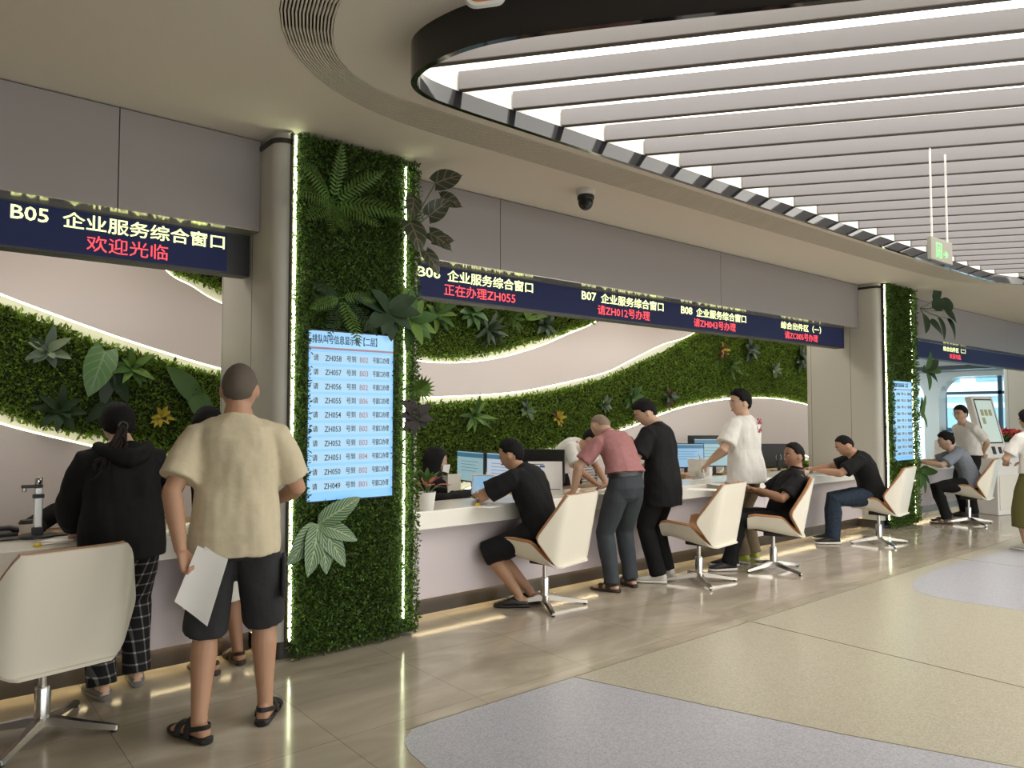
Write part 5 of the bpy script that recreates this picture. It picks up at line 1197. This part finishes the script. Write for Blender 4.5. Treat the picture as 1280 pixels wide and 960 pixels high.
# document camera and mat
p = onz(47, 668, ZC); t = empty('document_camera', (p.x-.015, 5.06, ZC), 'silver document camera mast on a black base on the B05 counter', 'document camera')
MB().lathe([(.10, 0), (.10, .012), (.085, .018)], 28).build('base', M['black'], t); MB().box(-.028, .028, -.022, .022, .016, .055).build('foot', M['black'], t, smooth=0, bevel=.003)
MB().box(-.021, .021, -.016, .016, .055, .235).build('mast', M['alu'], t, smooth=0, bevel=.004); MB().box(-.028, .028, -.022, .022, .225, .246).build('clamp', M['black'], t, smooth=0, bevel=.003)
MB().box(-.019, .019, -.015, .015, .246, .285).build('upper_mast', M['alu'], t, smooth=0, bevel=.004); h_ = MB().box(-.085, .02, -.018, .018, .285, .303).build('arm', M['black'], t, smooth=0, bevel=.004)
MB().lathe([(.012, 0), (.014, -.016), (.010, -.022)], 14, (-.07, 0, .285)).build('lens', M['alu'], h_); MB().lathe([(.018, .303), (.021, .312), (.021, .338), (.017, .343)], 18).build('knob', M['metal'], t)
t = tag(MB().box(-.42, .36, -.05, .05, 0, .010).build('desk_mat', M['black'], None, smooth=0, bevel=.003, loc=(p.x, 5.055, ZC)), 'long black mat under the document camera on the B05 counter', 'mat')
p = ony(33, 668, 5.42); t = empty('paper_cup', (p.x, 5.42, ZD), 'white paper cup with a black lid on the wooden desk', 'cup')
MB().lathe([(.030, 0), (.041, .105), (.043, .108)], 24).build('cup', M['white'], t); MB().lathe([(.044, .104), (.044, .112), (.038, .120), (.036, .126), (.001, .124)], 24).build('lid', M['black'], t)
p = ony(4, 652, 5.36); t = empty('keyboard', (p.x-.12, 5.36, ZD), 'black keyboard at the left edge of the wooden desk', 'keyboard'); MB().box(-.22, .16, -.06, .06, 0, .018).build('case', M['black'], t, smooth=0, bevel=.004)
for r in range(4):
    kb_ = MB()
    for c in range(14): kb_.box(-.21+c*.026, -.188+c*.026, -.052+r*.027, -.03+r*.027, .018, .023)
    kb_.build('key_row', M['blackm'], t, smooth=0)
p = ony(8, 640, 5.66); t = empty('telephone', (p.x, 5.66, ZD), 'black telephone handset on the wooden desk at the left edge', 'telephone'); MB().box(-.09, .06, -.08, .08, 0, .03).build('base', M['black'], t, smooth=0, bevel=.01); MB().tube([(-.09, .0, .035), (-.05, 0, .055), (.02, 0, .055), (.07, 0, .035)], [.022, .016, .016, .022], 12).build('handset', M['black'], t)
# office chairs with ribbed backs
def office_chair(loc, rz, label):
    t = empty('office_chair', loc, label, 'chair', R(rz)); g = MAT('mesh_grey', (.26, .26, .26), .6)
    b_ = MB()
    for k in range(13): b_.tube([(-.21, -.24-.02*math.sin(k/4), .56+.034*k), (0, -.27-.02*math.sin(k/4), .56+.034*k), (.21, -.24-.02*math.sin(k/4), .56+.034*k)], .012, 8)
    remesh(b_, 'ribbed_back', g, .008, 1, 0, 0, t) if False else b_.build('ribbed_back', g, t)
    MB().tube([(-.21, -.24, .54), (-.22, -.24, .8), (-.20, -.25, .99), (0, -.29, 1.0), (.20, -.25, .99), (.22, -.24, .8), (.21, -.24, .54)], .014, 8).build('back_frame', M['black'], t)
    MB().slab(rrect(-.24, .24, -.24, .24, .08), .44, .50).build('seat', M['blackm'], t, bevel=.01); MB().lathe([(.03, .07), (.03, .44)], 14).build('column', M['black'], t)
    MB().box(-.03, .03, -.30, -.22, .42, .62).build('back_bracket', M['black'], t, smooth=0)
    for k in range(5):
        a = R(72*k); MB().tube([(0, 0, .09), (.30*math.cos(a), .30*math.sin(a), .06)], [.022, .014], 8).build('leg', M['black'], t); MB().ell((.30*math.cos(a), .30*math.sin(a), .028), (.026, .026, .028), 10, 8).build('caster', M['black'], t)
p = ony(203, 610, 5.95); office_chair((p.x, 6.0, 0), 190, 'grey ribbed office chair behind the B05 counter right of the hoodie')
p = ony(713, 585, 6.45); office_chair((p.x, 6.45, 0), 20, 'grey ribbed office chair behind the bending clerk')
def tablet(loc, rz, label, w, h, tilt, scr):
    t = empty('tablet_stand', loc, label, 'tablet', R(rz)); rx = Matrix.Rotation(R(-tilt), 4, 'X')
    MB().box(-w/2, w/2, -.006, .006, .0, h, Matrix.Translation((0, 0, .03))@rx).build('frame', M['white'], t, smooth=0, bevel=.004); MB().box(-w/2+.014, w/2-.014, -.0072, -.006, .016, h-.014, Matrix.Translation((0, 0, .03))@rx).build('screen', M[scr], t, smooth=0)
    MB().tube([(0, .0, .005), (0, .03, .05), (0, .04, h*.5)], .010, 8).build('support', M['alu'], t); MB().lathe([(.07, 0), (.07, .006), (.02, .012)], 20, (0, .03, 0)).build('foot', M['alu'], t)
p = onz(599, 622, ZC); tablet((p.x, min(p.y, 5.03), ZC), -50, 'small white framed tablet beside the shoulder of the leaning man', .20, .17, 12, 'pcblue')
p = onz(219, 655, ZC); tablet((1.62, 5.0, ZC), -6, 'white framed dark screen on the B05 counter behind the forearm of the person in black', .24, .24, 8, 'gloss_black')
p = onz(893, 600, ZC); tablet((p.x, 5.04, ZC), 120, 'grey tablet seen from behind on the counter left of the white tee man', .20, .22, 28, 'pcpale')
p = onz(905, 600, ZC); tablet((p.x, 5.06, ZC), 128, 'second tilted tablet close to the hand of the white tee man', .18, .22, 30, 'pcpale')
def lying(label, u, v, w, d, rz, z=ZC, name='paper_sheet', mat='paper', th=.001, cat='paper'):
    p = onz(u, v, z); o = MB().box(-w/2, w/2, -d/2, d/2, 0, th).build(name, M[mat], None, smooth=0, loc=(p.x, min(p.y, 5.04) if z == ZC else p.y, z+.0008), rz=R(rz)); return tag(o, label, cat)
lying('sheet of paper lying on the counter below the tilted tablets', 880, 612, .21, .30, 30); lying('paper form lying flat left of the white tee man', 905, 606, .21, .30, -20, z=ZC)
lying('paper form under the hands of the man writing', 1036, 594, .30, .21, 10); lying('white sheet beside the form at the counter end', 1016, 584, .21, .30, -15)
lying('folded white paper under the hand of the ponytail woman', 72, 676, .10, .16, 40); lying('papers under the arm of the leaning man', 612, 633, .21, .15, 20); lying('sheet before the pink man on the counter', 752, 614, .21, .25, 10)
p = onz(868, 606, ZC); t = empty('card_stand', (p.x, 5.0, ZC), 'small folded white card standing beside the black tee man', 'card', R(-30)); MB().box(-.09, .09, -.002, .002, 0, .12, Matrix.Rotation(R(-22), 4, 'X')).build('front_leaf', M['paper'], t, smooth=0); MB().box(-.09, .09, -.002, .002, 0, .12, Matrix.Translation((0, .09, 0))@Matrix.Rotation(R(22), 4, 'X')).build('rear_leaf', M['paper'], t, smooth=0)
p = onz(966, 604, ZC); t = empty('card_stand', (p.x, 5.04, ZC), 'small white card with red print behind the man in the black polo', 'card', R(-40)); MB().box(-.07, .07, -.01, .01, 0, .12).build('block', M['paper'], t, smooth=0); MB().box(-.02, .03, -.0115, -.01, .05, .08).build('printed_mark', M['redled'] if False else PR, t, smooth=0)
# things on the desk beside the headscarf clerk
p = ony(566, 606, 5.30); o = MB(); o.ell((0, 0, .045), (.17, .10, .055), 18, 10); o.ell((.10, .03, .05), (.10, .09, .06), 16, 10); o.ell((-.10, .02, .05), (.11, .09, .055), 16, 10)
b_ = remesh(o, 'handbag', CM['black'], .011, 2, .012, 5); b_.location = (p.x, 5.30, ZD); tag(b_, 'crumpled black bag on the desk behind the potted plant', 'bag')
p = ony(561, 600, 5.62); t = empty('file_box', (p.x+.02, 5.62, ZD), 'cream open file box in front of the headscarf clerk', 'box', R(-20))
for q in ((-.06, .06, -.13, -.125, 0, .24), (-.06, .06, .125, .13, 0, .20), (-.06, -.056, -.13, .13, 0, .22), (.056, .06, -.13, .13, 0, .22), (-.06, .06, -.13, .13, 0, .004)): MB().box(*q).build('board', M['counter'], t, smooth=0)
for k in range(4): MB().box(-.05+.024*k, -.032+.024*k, -.11, .11, .005, .20-.01*k).build('folder', M['paper' if k % 2 else 'wood'], t, smooth=0)
p = ony(600, 612, 5.30); tag(MB().box(-.13, .13, -.09, .09, 0, .035).build('document_tray', M['wood'], None, smooth=0, bevel=.004, loc=(p.x+.1, 5.34, ZD)), 'flat brown tray on the desk by the leaning man', 'tray')
p = ony(855, 600, 5.45); tag(MB().box(-.2, .2, -.09, .09, 0, .09).build('cardboard_box', M['wood'], None, smooth=0, bevel=.004, loc=(p.x+.05, 5.40, ZD)), 'low brown box on the desk beyond the black tee man', 'box')
p = onz(908, 603, ZC); t = empty('document_folder', (0, 0, 0), 'pale folder of documents in the hands of the white tee man', 'folder'); W2 = Matrix.Translation(pt)@Matrix.Rotation(R(0), 4, 'Z'); hq = W2@((wt['arms'][-1][2]+wt['arms'][1][2])*.5+Vector((0, .12, -.06))); t.location = hq; t.rotation_euler = (R(-12), 0, R(40))
MB().box(-.11, .11, -.004, .004, -.12, .13).build('cover', M['paper'], t, smooth=0); MB().box(-.10, .10, -.006, -.004, -.10, .12).build('sheet', M['white'], t, smooth=0)
pn = Matrix.Translation((cE.x-.06, cE.y+.02, 0))@Matrix.Rotation(R(36), 4, 'Z')@(we['arms'][1][2]+Vector((-.03, .12, .0))); tag(MB().tube([pn+Vector((.03, .02, -.045)), pn+Vector((-.03, -.03, .09))], [.003, .0045], 8).build('ballpoint_pen', M['black'], None), 'black pen in the hand of the man writing', 'pen')
# ================================================================== THE BAY BEYOND THE FAR PILLAR
XA = 20.6
def arch_wall(name, x, y0, y1, oy0, oy1, oz0, oz1, r, mat):
    outer = [(y0, 0), (y1, 0), (y1, CZ), (y0, CZ)]; inner = rrect(oy0, oy1, oz0, oz1, r, 8)
    bm = bmesh.new()
    for lp in (outer, inner):
        vs = [bm.verts.new((x, a, b_)) for a, b_ in lp]
        for i in range(len(vs)): bm.edges.new((vs[i], vs[(i+1) % len(vs)]))
    bmesh.ops.triangle_fill(bm, use_beauty=True, edges=list(bm.edges)); g = bmesh.ops.extrude_face_region(bm, geom=list(bm.faces)); bmesh.ops.translate(bm, vec=(.45, 0, 0), verts=[v for v in g['geom'] if isinstance(v, bmesh.types.BMVert)])
    bmesh.ops.recalc_face_normals(bm, faces=bm.faces); me = bpy.data.meshes.new(name); bm.to_mesh(me); bm.free(); me.materials.append(mat); o = bpy.data.objects.new(name, me); COL.objects.link(o); return struct(o)
arch_wall('wall_arch', XA, 4.4, 7.85, 4.75, 7.62, .02, 2.50, .55, M['counter']); arch_wall('wall_arch_left', XA, 7.85, 9.0, 7.98, 8.9, .02, 2.45, .42, M['counter'])
struct(MB().box(19.5, 24.5, 3.5, 9.0, 2.62, 2.72).build('ceiling_dark_bulkhead', M['kick'], smooth=0))
XW = 24.8
f = MB()
for y in np.arange(-9, 9.1, 1.5): f.box(XW-.05, XW+.05, y-.05, y+.05, 0, CZ)
for z in (.0, .95, 1.05, 2.15, 3.2): f.box(XW-.05, XW+.05, -9, 9, z, z+.09)
for y in np.arange(-9, 9, .25): f.box(XW-.02, XW+.02, y-.012, y+.012, .1, .95)
w = struct(f.build('window_1', M['winframe'], smooth=0)); struct(MB().box(XW-.004, XW+.004, -9, 9, .05, 3.25).build('window_1_glass', M['glass'], smooth=0))
# building outside
t = empty('office_building', (40, 8, -8), 'pale office building seen outside the end windows', 'building')
MB().box(0, 6, -26, 20, 0, 26).build('wall', M['facade'], t, smooth=0)
for y in np.arange(-25, 19.5, 2.2):
    for z in np.arange(1, 25, 3.4): MB().box(-.06, .02, y, y+1.5, z, z+2.1).build('window', M['facadeglass'], t, smooth=0) if -4 < y < 14 and 4 < z < 16 else None
for z in np.arange(.4, 25, 3.4): MB().box(-.25, 0, -26, 20, z-.15, z+.1).build('ledge', M['facade'], t, smooth=0)
# kiosk
p = onz(1247, 645); t = empty('self_service_kiosk', (p.x+.35, p.y+.12, 0), 'tall white self service kiosk with a slanted screen by the end windows', 'kiosk', R(-14)); tl = Matrix.Translation((0, 0, .85))@Matrix.Rotation(R(-14), 4, 'X')
MB().box(-.28, .28, -.20, .22, 0, .86).build('cabinet', M['white'], t, smooth=0, bevel=.015); MB().box(-.25, .25, -.21, -.20, .08, .60).build('door_panel', M['counter'], t, smooth=0)
MB().box(-.27, .27, -.05, .05, 0, .98, tl).build('screen_housing', M['white'], t, smooth=0, bevel=.012); b_ = MB().box(-.225, .225, -.054, -.05, .22, .93, tl).build('bezel', M['black'], t, smooth=0); MB().box(-.205, .205, -.056, -.054, .24, .91, tl).build('screen', MAT('kiosk_screen', (.3, .35, .3), .3, emit=.6, ecol=(.50, .62, .58)), b_, smooth=0)
for x, z in ((-.14, .66), (-.04, .66), (.06, .66), (-.14, .53)): MB().box(x, x+.075, -.058, -.056, z, z+.10, tl).build('icon', MAT('icon_olive', (.2, .2, .1), .5, emit=.3, ecol=(.42, .44, .26)), b_, smooth=0)
MB().box(-.10, -.02, -.056, -.05, .05, .17, tl).build('card_reader', M['black'], t, smooth=0); MB().box(.06, .13, -.056, -.05, .06, .16, tl).build('scanner_window', M['black'], t, smooth=0)
# planter of red flowers, back desk and screen, machine
p = ony(1257, 562, 4.95); t = empty('flower_planter', (p.x+.1, 4.95, ZC), 'white planter of red flowers on the counter right of the kiosk', 'planter')
MB().box(-.45, .45, -.10, .10, 0, .20).build('trough', M['white'], t, smooth=0, bevel=.01); n = 700; P = np.stack([rng.uniform(-.45, .45, n), rng.uniform(-.1, .1, n), .20+rng.uniform(0, .14, n)], 1); leaf_mass('leaves', P, (0, 0, 1), .09, PM['mid'], t)
P = np.stack([rng.uniform(-.45, .45, 160), rng.uniform(-.12, .1, 160), .28+rng.uniform(0, .12, 160)], 1); leaf_mass('petals', P, (0, -.4, .8), .08, PM['petal'], t, asp=.8)
p = ony(1187, 575, 5.0); t = empty('printer', (p.x-.1, 4.98, ZC), 'grey white printer on the counter behind the man in grey', 'printer'); MB().box(-.22, .22, -.14, .14, 0, .30).build('case', M['white'], t, smooth=0, bevel=.015); MB().box(-.19, .19, -.147, -.14, .16, .20).build('paper_slot', M['black'], t, smooth=0); MB().box(.10, .18, -.146, -.14, .22, .27).build('control_panel', M['black'], t, smooth=0)
p = ony(1191, 545, 6.6); t = empty('desk', (p.x+.2, 6.6, 0), 'white desk with a dark screen before the arch beyond the far pillar', 'desk', R(10)); MB().box(-.9, .9, -.35, .35, .70, .74).build('desktop', M['white'], t, smooth=0); MB().box(-.9, -.86, -.33, .33, 0, .70).build('side_panel', M['white'], t, smooth=0); MB().box(.86, .9, -.33, .33, 0, .70).build('side_panel', M['white'], t, smooth=0)
monitor((p.x+.1, 6.6, .74), -60, 'small dark screen on the white desk before the arch', 'gloss_black', .5, .32, .12, False)
bpy.context.view_layer.update()
